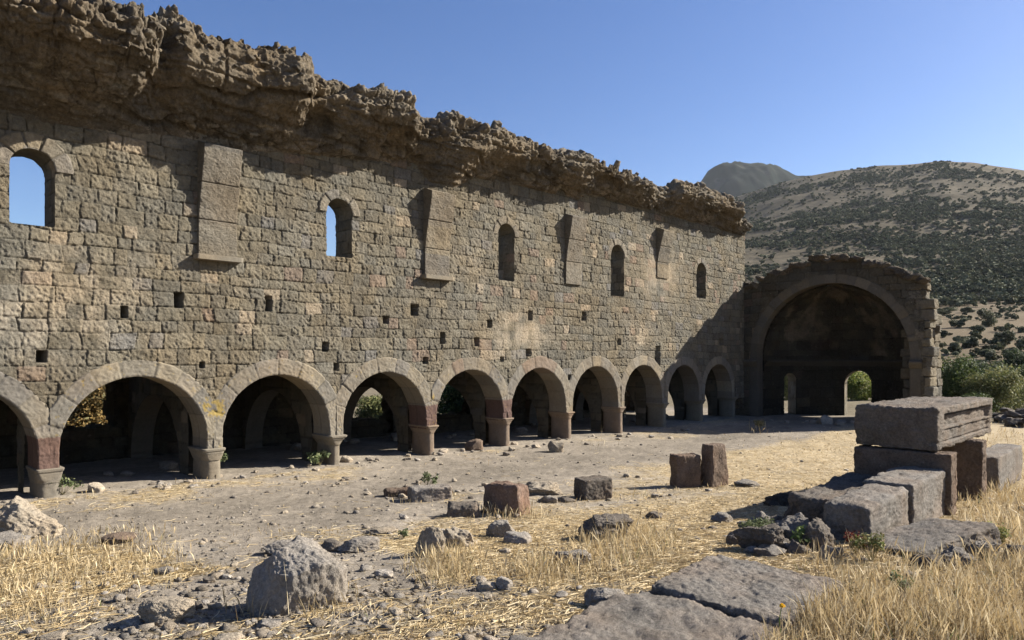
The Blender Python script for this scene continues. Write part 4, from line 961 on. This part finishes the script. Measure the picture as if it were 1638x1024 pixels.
# countable loose stones that look alike
r_ = np.random.default_rng(5); cnt = 0
SM = [rock_shape((1, .8, .7), 700+i, 10, .8, .25) for i in range(6)]
def small_rock(p, sz, colr, i, label, group, mat=None):
    P, Fq = SM[i % 6]; P = rot(P*sz, r_.normal(0, .2), r_.normal(0, .2), r_.uniform(0, 6.28)); P = P*np.array([1, 1, .75])+p+np.array([0, 0, sz*.16])
    tag(mk('stone', P, Fq, mat or M_rock, None, rocks_col(P-p, colr, i), origin=p), label, 'stone', group)
for i in range(150):
    k = i % 5
    if k < 2: px = r_.uniform(200, 1180); yl2 = np.interp(px, [0, 75, 525, 797, 980, 1200], [800, 793, 741, 714, 695, 683]); py = yl2+abs(r_.normal(0, 7))
    elif k == 2: px, py = r_.uniform(0, 700), r_.uniform(900, 1024)
    elif k == 3: px, py = r_.normal(640, 90), r_.uniform(765, 800)
    else: px, py = r_.uniform(350, 1180), r_.uniform(760, 1000)
    p, t = ground_at(px, py); sz = r_.uniform(.06, .16)*(1.5 if py < 740 else 1)*(.8 if py > 900 else 1)
    if k < 2: lab, gr = 'small stone in the line of rubble along the foot of the arcade', 'stones along the foot of the arcade'
    elif k == 2: lab, gr = 'small pale stone on the bare ground of the lower left corner', 'small stones in the lower left'
    else: lab, gr = 'small stone strewn on the straw of the open nave floor', 'small stones on the open floor'
    cw = ('grey', 'pale', 'dark', 'whitish')[i % 4]
    if k < 2:
        q = int(np.searchsorted([341, 537, 690, 811, 912, 994, 1063, 1123], px)); lab = cw+' small stone at the foot of the arcade before the '+('first', 'second', 'third', 'fourth', 'fifth', 'sixth', 'seventh', 'eighth', 'last')[q]+' full arch'
    elif k == 2: lab = cw+' small stone on the bare ground '+('in the lower left corner' if px < 213 else 'around the rounded boulder' if px < 380 else 'in front of the large boulder' if px < 540 else 'right of the large boulder')
    elif k == 3: lab = cw+' small stone on the path '+('behind the large boulder' if px < 600 else 'beside the low oblong block')
    else: lab = cw+' small stone in the straw '+('between boulder and arcade' if px < 600 else 'around the split pale rock and reddish block' if px < 880 else 'below the standing pair of stones')
    small_rock(p, sz, (GREY*1.2, PALE, DGREY*1.6, PALE*1.1)[i % 4], i, lab, gr)
for i in range(22):
    px = r_.uniform(1592, 1660); py = r_.uniform(664, 684); p, t = ground_at(px, py); p = p+np.array([0, 0, .0+.25*r_.random()*(i % 2)])
    small_rock(p, r_.uniform(.35, .7), DGREY*r_.uniform(.8, 1.5), i, 'dark stone of the heap at the foot of the bushes, right edge', 'dark stones heaped at the right edge')
for i in range(14):
    px = r_.uniform(1200, 1480); py = 678-r_.uniform(0, 6); p, t = ground_at(px, py)
    small_rock(p, r_.uniform(.12, .3), GREY*r_.uniform(.8, 1.5), i, 'small stone in the shadow before the apse', 'stones before the apse')
for i in range(34):
    px = r_.uniform(1185, 1345); py = np.interp(px, [1185, 1345], [872, 850])+r_.uniform(-34, 26); p, t = ground_at(px, py)
    small_rock(p, r_.uniform(.1, .26), (DGREY*1.5, GREY*.8, GREY, DGREY*1.2)[i % 4], i, ('dark', 'brownish grey', 'grey', 'blackish')[i % 4]+' small stone of the rubble spilling from the end of the block row', 'small stones of the rubble by the block row')
# inside the aisle
for i in range(26):
    x_ = r_.uniform(s_n(-.5), s_n(8)); y_ = r_.uniform(D+T+.6, YO-.3); p = np.array([x_, y_, float(terr(x_, y_))])
    small_rock(p, r_.uniform(.2, .5), GREY, i, 'fallen stone in the dark of the side aisle', 'fallen stones in the aisle')
# gravel: too much to count
def scatter(n, zmin, zmax, pmin=-40, pmax=1680, pw=1.0):
    px = r_.uniform(pmin, pmax, n); u = r_.random(n); Zc = 1/((1/zmin)*(1-u)+(1/zmax)*u) if pw == 1 else zmin+(zmax-zmin)*u**pw
    Xc = (px-CXP)/F*Zc; return Zc*CB+Xc*SB, Zc*SB-Xc*CB, px, Zc
ga = []
V2, F2 = CG[2]; V2 = V2/np.linalg.norm(V2, axis=1)[:, None]
x, y, px, Zc = scatter(30000, 3.6, 24); m = (y < D+.3) & ((x < XA)); dn = .35+.8*fbm(x*.8, y*.8, 0, 120, 3)+.4*(straw_field(x, y) < .5); lowl = np.exp(-((px-200)/350)**2-((Zc-5.4)/1.0)**2)*.8
m &= r_.random(len(x)) < dn*.5*(.6+.4*np.exp(-((Zc-6)/4.)**2))+lowl*.7; x, y, Zc = x[m], y[m], Zc[m]; n = len(x)
sz = np.exp(r_.normal(math.log(.0085), .6, n))*(1+Zc*.035); sz = np.clip(sz, .004, .06)
Q = V2[None]*sz[:, None, None]*np.stack([r_.uniform(.7, 1.3, n), r_.uniform(.7, 1.3, n), r_.uniform(.45, .8, n)], 1)[:, None, :]*(1+.3*r_.uniform(-1, 1, (n, len(V2), 1)))
Q = Q+np.stack([x, y, terr(x, y)+sz*.2], 1)[:, None, :]
gc = np.array([GREY*1.2, SOIL*1.15, SOIL*.8, GREY*.8])[r_.integers(0, 4, n)]*r_.uniform(.8, 1.2, (n, 1)); gc = np.repeat(gc[:, None], len(V2), 1)
g = mk('gravel', Q.reshape(-1, 3), (F2[None]+np.arange(n)[:, None, None]*len(V2)).reshape(-1, 4), M_rock, None, gc.reshape(-1, 3), smooth=False); g['kind'] = 'stuff'
print('gravel', n)

# ================================================================ GRASS
def blades(x, y, h, wd, cols, lean=.5, bend=.6, lev=3, z=None, ear=0.0, rs=r_):
    n = len(x); z = terr(x, y)-.01 if z is None else z
    yaw = rs.uniform(0, 2*math.pi, n); la = rs.uniform(0, 2*math.pi, n); L0 = np.abs(rs.normal(0, lean, n)); bd = np.abs(rs.normal(0, bend, n))
    V = np.zeros((n, lev+1, 2, 3)); cx_, cy_, cz_ = x.copy(), y.copy(), z.copy()
    for k in range(lev+1):
        t = k/lev; wk = wd*(1-t*.8)
        if ear is not None and k == lev-1: wk = np.where(rs.random(n) < ear, wd*2.4, wk)
        V[:, k, 0] = np.stack([cx_-np.cos(yaw)*wk/2, cy_-np.sin(yaw)*wk/2, cz_], 1); V[:, k, 1] = np.stack([cx_+np.cos(yaw)*wk/2, cy_+np.sin(yaw)*wk/2, cz_], 1)
        a = np.clip(L0+bd*t, 0, 1.75); cx_ = cx_+np.cos(la)*np.sin(a)*h/lev; cy_ = cy_+np.sin(la)*np.sin(a)*h/lev; cz_ = cz_+np.cos(a)*h/lev
    b = np.array([[2*k, 2*k+1, 2*k+3, 2*k+2] for k in range(lev)])
    Fq = (b[None]+np.arange(n)[:, None, None]*(2*(lev+1))).reshape(-1, 4)
    C = np.repeat(cols[:, None], 2*(lev+1), 1)
    return V.reshape(-1, 3), Fq, C.reshape(-1, 3)
GOLD = np.array([(.44, .345, .19), (.50, .40, .24), (.38, .28, .14), (.58, .49, .32), (.31, .235, .13)])
def gcol(n, k=1.0): return GOLD[r_.integers(0, 5, n)]*r_.uniform(.8, 1.15, (n, 1))*k
BL = [(px_, py_) for px_, py_ in ()]
ga = Acc()
# standing grass: (centre px, centre py, rx, ry in photo pixels on the ground, height, amount)
x, y, px, Zc = scatter(600000, 3.3, 30, -380, 2080); gx, gy, _ = topix(x, y, terr(x, y, False))
def E(cx_, cy_, rx, ry): return np.clip(1.35-np.sqrt(((gx-cx_)/rx)**2+((gy-cy_)/ry)**2), 0, 1)
lump = np.clip(.55+1.1*fbm(x*1.7, y*1.7, 0, 130, 3), 0, 1.3)
dn = 0*x; hh = 0*x+.12
for cx_, cy_, rx, ry, ht, am in ((1900, 930, 260, 170, .22, 1.2), (-230, 920, 190, 70, .13, .9), (1500, 1000, 240, 60, .22, 1.5), (1625, 860, 80, 130, .25, 1.2), (1270, 1032, 110, 22, .16, .9), (1350, 900, 70, 22, .2, .6), (1625, 720, 60, 50, .22, 1.2), (1500, 930, 150, 30, .18, .8),
      (70, 905, 190, 55, .13, .9), (30, 960, 130, 40, .12, .6), (200, 860, 80, 16, .12, .5), (1000, 885, 75, 35, .24, 1.3), (880, 915, 90, 28, .17, .8), (715, 910, 60, 32, .18, 1.0), (620, 880, 60, 16, .1, .3), (808, 826, 55, 9, .2, 1.3),
      (740, 830, 40, 7, .1, .6), (1025, 800, 50, 9, .12, .4), (950, 802, 45, 5, .1, .5), (465, 985, 85, 14, .2, .8), (540, 960, 35, 18, .15, .6), (300, 765, 60, 8, .12, .5), (545, 738, 30, 6, .15, .7), (920, 712, 60, 6, .15, .5), (1300, 715, 150, 26, .07, .35),
      (1150, 800, 160, 22, .06, .25), (1215, 690, 16, 5, .35, 2.), (1000, 965, 30, 14, .15, .5), (680, 800, 60, 7, .12, .5), (480, 855, 100, 14, .07, .3), (1320, 780, 70, 20, .1, .3), (1560, 690, 90, 12, .22, 1.), (120, 790, 60, 7, .12, .5), (1120, 782, 60, 5, .12, .8), (700, 985, 160, 25, .06, .25)):
    e_ = E(cx_, cy_, rx, ry)*am*lump; hh = np.where(e_ > dn, ht, hh); dn = np.maximum(dn, e_)
inslab = (x > xm_-1.95) & (x < xe+.02) & (y > yr_-.03) & (y < yl_+.03)
m = (r_.random(len(x)) < dn*.37) & (y < D) & ~inslab
xg, yg, hg, Zg_ = x[m], y[m], hh[m]*r_.uniform(.45, 1.25, m.sum()), Zc[m]
ga.add(*blades(xg, yg, hg, .0028+.00045*Zg_, gcol(len(xg)), .33, .6, 3, ear=.35)); print('grass', len(xg))
k = r_.random(len(xg)) < .03; ga.add(*blades(xg[k], yg[k], hg[k]*.7, .009+0*xg[k], np.array([.10, .13, .04])*r_.uniform(.7, 1.3, (k.sum(), 1)), .3, .8, 3))
g = ga.mk('dry_grass', M_grass); g['kind'] = 'stuff'
# straw lying on the floor
x, y, px, Zc = scatter(430000, 3.4, 26, -380, 2080); f = straw_field(x, y); m = (r_.random(len(x)) < sst(.25, .95, f)*.7+.012) & (y < D+.5) & (x < XA-1) & ~((x > xm_-1.95) & (x < xe) & (y > yr_) & (y < yl_))
x, y, Zc = x[m], y[m], Zc[m]; n = len(x); L_ = r_.uniform(.05, .22, n); z = terr(x, y)+r_.uniform(.0, .018, n)
sa = Acc(); yaw = r_.uniform(0, 2*math.pi, n); w_ = .0022+.00050*Zc; cv_ = r_.normal(0, .35, n)
pts = []; cx_, cy_ = x.copy(), y.copy()
for k in range(3):
    ww = w_*(1 if k < 2 else .5); pts.append(np.stack([cx_-np.sin(yaw)*ww/2, cy_+np.cos(yaw)*ww/2, z], 1)); pts.append(np.stack([cx_+np.sin(yaw)*ww/2, cy_-np.cos(yaw)*ww/2, z+.003], 1))
    cx_ = cx_+np.cos(yaw)*L_/2; cy_ = cy_+np.sin(yaw)*L_/2; z = terr(cx_, cy_)+r_.uniform(.002, .022, n); yaw = yaw+cv_
Vs = np.stack(pts, 1); b = np.array([[0, 1, 3, 2], [2, 3, 5, 4]]); cs = gcol(n, 1.08)
sa.add(Vs.reshape(-1, 3), (b[None]+np.arange(n)[:, None, None]*6).reshape(-1, 4), np.repeat(cs[:, None], 6, 1).reshape(-1, 3)); print('straw', n)
g = sa.mk('straw_litter', M_grass); g['kind'] = 'stuff'; 

# ================================================================ WEEDS, BUSHES, TREES
def leaf_cloud(n, dims, leaf, pal, seed, clumps=14, hollow=.35, up=.3, asp=.55, low=False):
    r = np.random.default_rng(seed); cc = r.normal(size=(clumps, 3)); cc /= np.linalg.norm(cc, axis=1)[:, None]; cc[:, 2] = np.abs(cc[:, 2])*1.1-.25
    cc *= r.uniform(.25, .72, (clumps, 1))
    if low: cc[:, 2] = r.uniform(-.75, .6, clumps)*(1-.5*np.hypot(cc[:, 0], cc[:, 1]))
    rad = r.uniform(.22, .48, clumps); tone = r.uniform(.7, 1.3, clumps)
    j = r.integers(0, clumps, n); d = r.normal(size=(n, 3)); d /= np.linalg.norm(d, axis=1)[:, None]
    P = (cc[j]+d*(rad[j]*r.uniform(hollow, 1, n)**.6)[:, None])*np.array(dims)/2
    nrm = d+r.normal(0, .6, (n, 3)); nrm[:, 2] += up; nrm /= np.linalg.norm(nrm, axis=1)[:, None]
    t = np.cross(nrm, r.normal(size=(n, 3))); t /= np.linalg.norm(t, axis=1)[:, None]; b = np.cross(nrm, t); l = leaf*r.uniform(.6, 1.3, (n, 1))
    V = np.stack([P-t*l, P-b*l*asp, P+t*l, P+b*l*asp], 1)
    C = np.array(pal)[r.integers(0, len(pal), n)]*(tone[j]*r.uniform(.75, 1.25, n))[:, None]
    return V.reshape(-1, 3), np.arange(n*4).reshape(-1, 4), np.repeat(C[:, None], 4, 1).reshape(-1, 3), cc
def tube(pts, rad, seg=8):
    pts = np.array(pts, float); t = np.gradient(pts, axis=0); t /= np.linalg.norm(t, axis=1)[:, None]+1e-9
    a = np.cross(t, [0.3, .9, .1]); a /= np.linalg.norm(a, axis=1)[:, None]; b = np.cross(t, a); th = np.linspace(0, 2*math.pi, seg+1)
    V = pts[:, None]+(a[:, None]*np.cos(th)[None, :, None]+b[:, None]*np.sin(th)[None, :, None])*np.array(rad)[:, None, None]
    return V, gridf(len(pts), seg+1)
GRN = [(.055, .08, .025), (.075, .10, .03), (.045, .065, .025), (.10, .12, .035)]
OLV = [(.12, .135, .05), (.16, .165, .06), (.09, .105, .04), (.19, .18, .07)]
DKG = [(.035, .05, .02), (.05, .068, .028), (.028, .04, .018), (.06, .075, .03)]
YGR = [(.17, .21, .04), (.22, .25, .06), (.12, .16, .04), (.26, .25, .07)]
AUT = [(.22, .15, .06), (.17, .13, .06), (.28, .19, .07), (.12, .11, .05)]
def bush(px, py, wpx, hpx, pal, label, seed, name='bush', n=5000, leaf=.05, cat='bush', group=None, dist=None, trunk=True):
    if dist: 
        d = ray(px, py); p = d*dist; p[2] = float(terr(p[0], p[1])); t = dist
        H = (EYE-(py-hpx-HYP)/F*t)-p[2]; 
    else:
        p, t = ray_hit(px, py) if py < 640 else ground_at(px, py); H = hpx*t/F
    W = wpx*t/F; o = thing(name, label, cat, p, group)
    V, Fq, C, cc = leaf_cloud(n, (W*1.2, W*1.0, H*1.25), leaf, pal, seed, (9 if name.startswith('field') else 38) if n > 2500 else 12, .1, low=True); V = V+p+np.array([0, 0, H*.46])
    mk('crown', V, Fq, M_leaf, o, C, smooth=False)
    a = Acc(); r = np.random.default_rng(seed)
    for c in cc[:7]:
        e = p+np.array([c[0]*W/2, c[1]*W/2, H*.5+c[2]*H/2]); q = np.linspace(0, 1, 7)[:, None]
        pts = p+(e-p)*q+np.array([0, 0, 1])*(.15*H*np.sin(q*math.pi))-np.array([0, 0, .1])*(1-q); Vt, Ft = tube(pts, np.linspace(.03, .008, 7)*H*.4); a.add(Vt, Ft, np.array([.09, .07, .05]))
    a.mk('trunk', M_bark, o); return o
bush(1530, 662, 95, 100, GRN, 'dark green leafy bush directly right of the broken apse flank', 1, n=14000, leaf=.055, dist=33)
bush(1592, 672, 105, 92, OLV, 'olive green bush with thin pale twigs beside the dark stone heap', 2, n=12000, leaf=.05, dist=31)
bush(1650, 668, 90, 100, GRN, 'green bush cut by the right edge of the picture', 3, n=9000, leaf=.06, dist=36)
bush(1565, 640, 90, 70, DKG, 'dark low tree behind the two near bushes', 4, n=9000, leaf=.08, dist=46, name='tree', cat='tree')
bush(1500, 668, 60, 50, OLV, 'low olive bush at the foot of the apse flank', 21, n=6000, leaf=.05, dist=36)
bush(1560, 676, 80, 50, GRN, 'low green bush in front between the dark green and olive bushes', 22, n=7000, leaf=.05, dist=29.5)
bush(1622, 664, 90, 60, OLV, 'sparse olive bush behind the stone heap at the right', 23, n=8000, leaf=.05, dist=34)
bush(1600, 640, 120, 60, DKG, 'wide dark thicket behind the near bushes at the right edge', 24, n=9000, leaf=.08, dist=42)
bush(1640, 620, 90, 66, DKG, 'dark tree farther back at the right edge', 5, n=8000, leaf=.09, dist=56, name='tree', cat='tree')
bush(1262, 672, 60, 90, OLV, 'sunlit pale bush seen through the left apse window', 6, n=7000, leaf=.05, dist=39)
bush(1376, 672, 70, 84, YGR, 'bright yellow green bush seen through the right apse window', 7, n=9000, leaf=.06, dist=39)
bush(1415, 665, 60, 80, GRN, 'green bush behind the apse between window and flank', 8, n=4000, leaf=.07, dist=42)
bush(150, 705, 130, 110, AUT, 'brown and gold autumn bush seen through the first arch', 9, n=9000, leaf=.05, dist=19.5)
bush(722, 690, 90, 90, GRN, 'dark green bush seen through the fourth arch', 10, n=7000, leaf=.05, dist=26)
bush(602, 685, 80, 62, OLV, 'olive bush seen through the third arch', 11, n=5000, leaf=.05, dist=25)
bush(790, 668, 80, 60, OLV, 'olive bush seen through the fifth arch', 12, n=5000, leaf=.05, dist=34)
FDG = [(.08, .08, .045), (.09, .10, .055), (.055, .065, .035), (.11, .11, .065)]
FL = ['largest dark tree of the dry field, standing alone below the hill foot', 'dark shrub in the dry field nearest above the apse flank', 'flat dark shrub below the largest field tree', 'wide dark tree in the field by the right edge of the picture',
 'dark tree midway up the field, left of the wide tree at the edge', 'small shrub cut by the right edge, high in the dry field', 'shrub at the lower left corner of the dry field beside the flank', 'broad low tree just above the near green bushes', 'broad tree at the bottom of the field by the right edge',
 'smallest shrub touching the apse flank high in the field', 'lone small shrub at the upper edge of the dry field', 'long dark thicket where the hill begins, directly over the flank', 'low shrub at the upper edge of the field left of the lone one', 'small shrub low in the field against the apse flank']
FT = [(1580, 522, 46, 30), (1534, 524, 32, 16), (1562, 538, 30, 18), (1604, 552, 40, 24), (1553, 556, 36, 18), (1634, 532, 16, 12), (1528, 566, 26, 20), (1582, 576, 36, 20), (1618, 578, 46, 26), (1510, 540, 14, 12), (1604, 500, 16, 11), (1510, 504, 40, 14), (1548, 500, 24, 10), (1500, 575, 20, 16)]
for i, (a, b, c, d) in enumerate(FT):
    bush(a, b, c, d, FDG, FL[i], 30+i, 'field_tree' if c > 30 else 'field_shrub', 3200, .12, 'tree' if c > 30 else 'shrub', 'trees of the dry field' if c > 30 else 'shrubs of the dry field')
# small plants
def weed(px, py, size, pal, leaf, n, label, seed, name='weed', cat='plant', stems=9, hgt=1.0):
    p, t = ground_at(px, py); o = thing(name, label, cat, p)
    V, Fq, C, cc = leaf_cloud(n, (size, size*.8, size*.7*hgt), leaf, pal, seed, 9, .1, .5); V = V+p+np.array([0, 0, size*.3*hgt]); V[:, 2] = np.maximum(V[:, 2], terr(V[:, 0], V[:, 1]))
    mk('leaves', V, Fq, M_leaf, o, C, smooth=False); a = Acc()
    for c in cc[:stems]:
        e = p+np.array([c[0]*size/2, c[1]*size/2, size*.35*hgt*(1+c[2])]); q = np.linspace(0, 1, 5)[:, None]; Vt, Ft = tube(p+(e-p)*q, np.linspace(.004, .0015, 5), 5); a.add(Vt, Ft, np.array([.2, .17, .08]))
    a.mk('stem', M_leaf, o); return o
WG = [(.10, .125, .055), (.15, .165, .08), (.08, .10, .045)]; RDP = [(.14, .025, .015), (.10, .025, .015), (.16, .06, .03)]
weed(512, 745, .65, WG, .045, 260, 'green broad-leaved weed at the foot of the slender mushroom capital', 1)
weed(348, 752, .7, WG, .03, 240, 'green weed creeping along the foot of the second pier', 2)
weed(100, 792, .6, WG, .03, 160, 'green weed sprouting beside the front pier with a red block', 3)
weed(684, 779, .45, WG, .03, 160, 'low green weed growing behind the oblong block', 4)
weed(1215, 858, .75, WG, .016, 900, 'tangled pale green weed growing over the dark rubble stones', 5, hgt=.45)
weed(1290, 880, .42, [(.11, .16, .045), (.15, .2, .06)], .02, 260, 'small bright green weed beside the big floor slab', 6)
weed(1368, 888, .32, RDP, .013, 420, 'red-leaved dead plant in front of the block row', 7, hgt=1.4)
weed(646, 862, .22, WG, .02, 120, 'tiny green weed left of the split pale rock', 8)
weed(1395, 900, .5, [(.1, .12, .04), (.2, .17, .07)], .016, 600, 'dark tangled weed between block row and tilted slab', 9)
weed(1440, 960, .4, WG, .014, 200, 'green weed in the tall golden grass', 10)
weed(1600, 880, .5, [(.2, .2, .07), (.15, .17, .05)], .016, 400, 'green and brown weed beside the rocks right of the tilted slab', 11)
weed(1215, 689, .7, [(.2, .17, .08), (.14, .14, .07), (.3, .24, .12)], .02, 900, 'round dry tuft standing alone before the apse shadow', 12, 'dry_tuft', 'tuft', hgt=1.1)
weed(1415, 562, 1.0, WG, .03, 10, 'x', 13) if False else None
# yellow flower
p, t = ground_at(1249, 1018); o = thing('flower', 'single yellow flower above the grass at the bottom edge', 'flower', p)
V, Ft = tube([p, p+np.array([0, .01, .1]), p+np.array([.01, .0, .18])], [.004, .003, .002], 6); mk('stem', V, Ft, M_leaf, o, np.broadcast_to([.12, .18, .04], V.shape))
V, Fq, C, _ = leaf_cloud(60, (.045, .045, .04), .011, [(.75, .42, .02), (.85, .55, .03)], 3, 5); mk('blossom', V+p+np.array([.01, 0, .19]), Fq, M_leaf, o, C, smooth=False)
# bare bent stalks
for i, (px, py, hp, lab) in enumerate(((1467, 800, 65, 'single tall dry stalk in front of the lintel'), (438, 985, 85, 'tall straw stalks leaning on the large pointed boulder'), (1050, 880, 30, 'dry stalk bent over the open ground'), (770, 745, 30, 'dry stalk in the fourth arch'), (958, 705, 26, 'dry stalk before the sixth arch'))):
    p, t = ground_at(px, py); o_n = 9 if 'stalks' in lab else 2; n = o_n; xx = p[0]+r_.normal(0, .05, n); yy = p[1]+r_.normal(0, .05, n)
    V, Fq, C = blades(xx, yy, np.full(n, hp*t/F)*r_.uniform(.7, 1.1, n), np.full(n, .006), gcol(n, 1.1), .1, .3, 6, ear=.0); tag(mk('stalk', V, Fq, M_grass, None, C, origin=p), lab, 'stalk')

# hillside scrub ---------------------------------------------------------------
SCR = [(.075, .083, .045), (.098, .102, .056), (.062, .07, .04), (.115, .112, .066)]
def scrub_shape(seed, n=70):
    V, Fq, C, _ = leaf_cloud(n, (1, 1, .8), .13, SCR, seed, 9, .2, .3, .8); return V+np.array([0, 0, .32]), Fq, C
SS = [scrub_shape(800+i) for i in range(5)]
N = 84000; px = r_.uniform(1150, 1690, N); rdist = np.exp(r_.uniform(math.log(185), math.log(800), N)); u_ = r_.random(N); rdist = 185+(790-185)*u_**.8
Zc = rdist*np.cos(np.arctan((px-CXP)/F)); Xc = (px-CXP)/F*Zc; x, y = Zc*CB+Xc*SB, Zc*SB-Xc*CB; gz = terr(x, y, False); _, py, _ = topix(x, y, gz)
cov = .42+.9*fbm(x/55, y/55, 0, 140, 4)+1.1*fbm(x/15, y/15, 0, 141, 3)
band = np.interp(py, [255, 285, 320, 380, 440, 490, 500, 520], [-.2, -.02, .1, .2, .3, .25, -.4, -.6]); band = band - .25*blob(px, py, 1250, 400, 60, 90) - .5*blob(px, py, 1240, 490, 60, 30) 
m = (r_.random(N) < np.clip(cov+band-.3, .04, 1)*.33); x, y, gz, rd = x[m], y[m], gz[m], rdist[m]
# sparse scrub on the land seen through gaps of the aisle
N2 = 1500; px2 = r_.uniform(-100, 1150, N2); r2_ = r_.uniform(70, 600, N2); Zc = r2_*np.cos(np.arctan((px2-CXP)/F)); Xc = (px2-CXP)/F*Zc; xb_, yb_ = Zc*CB+Xc*SB, Zc*SB-Xc*CB
N3 = 260; px3 = r_.uniform(1480, 1690, N3); r3_ = r_.uniform(75, 200, N3); Zc = r3_*np.cos(np.arctan((px3-CXP)/F)); Xc = (px3-CXP)/F*Zc; xc_, yc_ = Zc*CB+Xc*SB, Zc*SB-Xc*CB
k3_ = fbm(xc_/18, yc_/18, 0, 145, 3) > .0; xb_ = np.concatenate([xb_, xc_[k3_]]); yb_ = np.concatenate([yb_, yc_[k3_]])
bs = r_.uniform(1.1, 3.9, len(x))*(1+.15*(rd > 450)); print('scrub', len(x))
o_ = np.argsort(rd); base = {}
for j, i in enumerate(o_[:290]):
    k = int(i) % 5
    if k not in base:
        V, Fq, C = SS[k]; base[k] = ob = mk('scrub_bush', V, Fq, M_scrub, None, C, smooth=False)
    else: ob = base[k].copy(); SC.collection.objects.link(ob)
    ob.location = (x[i], y[i], gz[i]-.1); ob.scale = (bs[i],)*3; ob.rotation_euler = (0, 0, r_.uniform(0, 6.28))
    tag(ob, 'dark green scrub bush on the lowest slope of the hill', 'bush', 'scrub bushes on the lowest slope')
xs_ = np.concatenate([x[o_[290:]], xb_]); ys_ = np.concatenate([y[o_[290:]], yb_]); zs2 = np.concatenate([gz[o_[290:]], terr(xb_, yb_, False)]); bb = np.concatenate([bs[o_[290:]], r_.uniform(2, 5, N2), r_.uniform(.6, 1.8, len(xb_)-N2)])
VV, FF, CC, nn_ = [], [], [], 0
for k in range(5):
    V, Fq, C = SS[k]; mk_ = np.arange(len(xs_)) % 5 == k; n = mk_.sum(); th = r_.uniform(0, 6.28, n); c_, s_ = np.cos(th), np.sin(th)
    Q = np.stack([V[None, :, 0]*c_[:, None]-V[None, :, 1]*s_[:, None], V[None, :, 0]*s_[:, None]+V[None, :, 1]*c_[:, None], np.broadcast_to(V[None, :, 2], (n, len(V)))], -1)*bb[mk_][:, None, None]
    Q = Q+np.stack([xs_[mk_], ys_[mk_], zs2[mk_]-.1], 1)[:, None]
    VV.append(Q.reshape(-1, 3)); FF.append((Fq[None]+np.arange(n)[:, None, None]*len(V)).reshape(-1, 4)+nn_); CC.append(np.repeat((C[None]*r_.uniform(.7, 1.35, (n, 1, 1))), 1, 0).reshape(-1, 3)); nn_ += n*len(V)
g = mk('hillside_scrub', np.vstack(VV), np.vstack(FF), M_scrub, None, np.vstack(CC), smooth=False); g['kind'] = 'stuff'

hv = bpy.data.materials.new('air'); hv.use_nodes = True; t_ = hv.node_tree; t_.nodes.remove(t_.nodes['Principled BSDF'])
pv = t_.nodes.new('ShaderNodeVolumePrincipled'); pv.inputs['Color'].default_value = (.82, .9, 1, 1); pv.inputs['Density'].default_value = HAZE; pv.inputs['Anisotropy'].default_value = .2
t_.links.new(pv.outputs[0], t_.nodes['Material Output'].inputs['Volume'])
V, Fq = CG[2]; V = V*np.array([2600, 2600, 300])+np.array([0, 0, 240]); hz = mk('haze', V, Fq, hv, smooth=False); hz['kind'] = 'stuff'
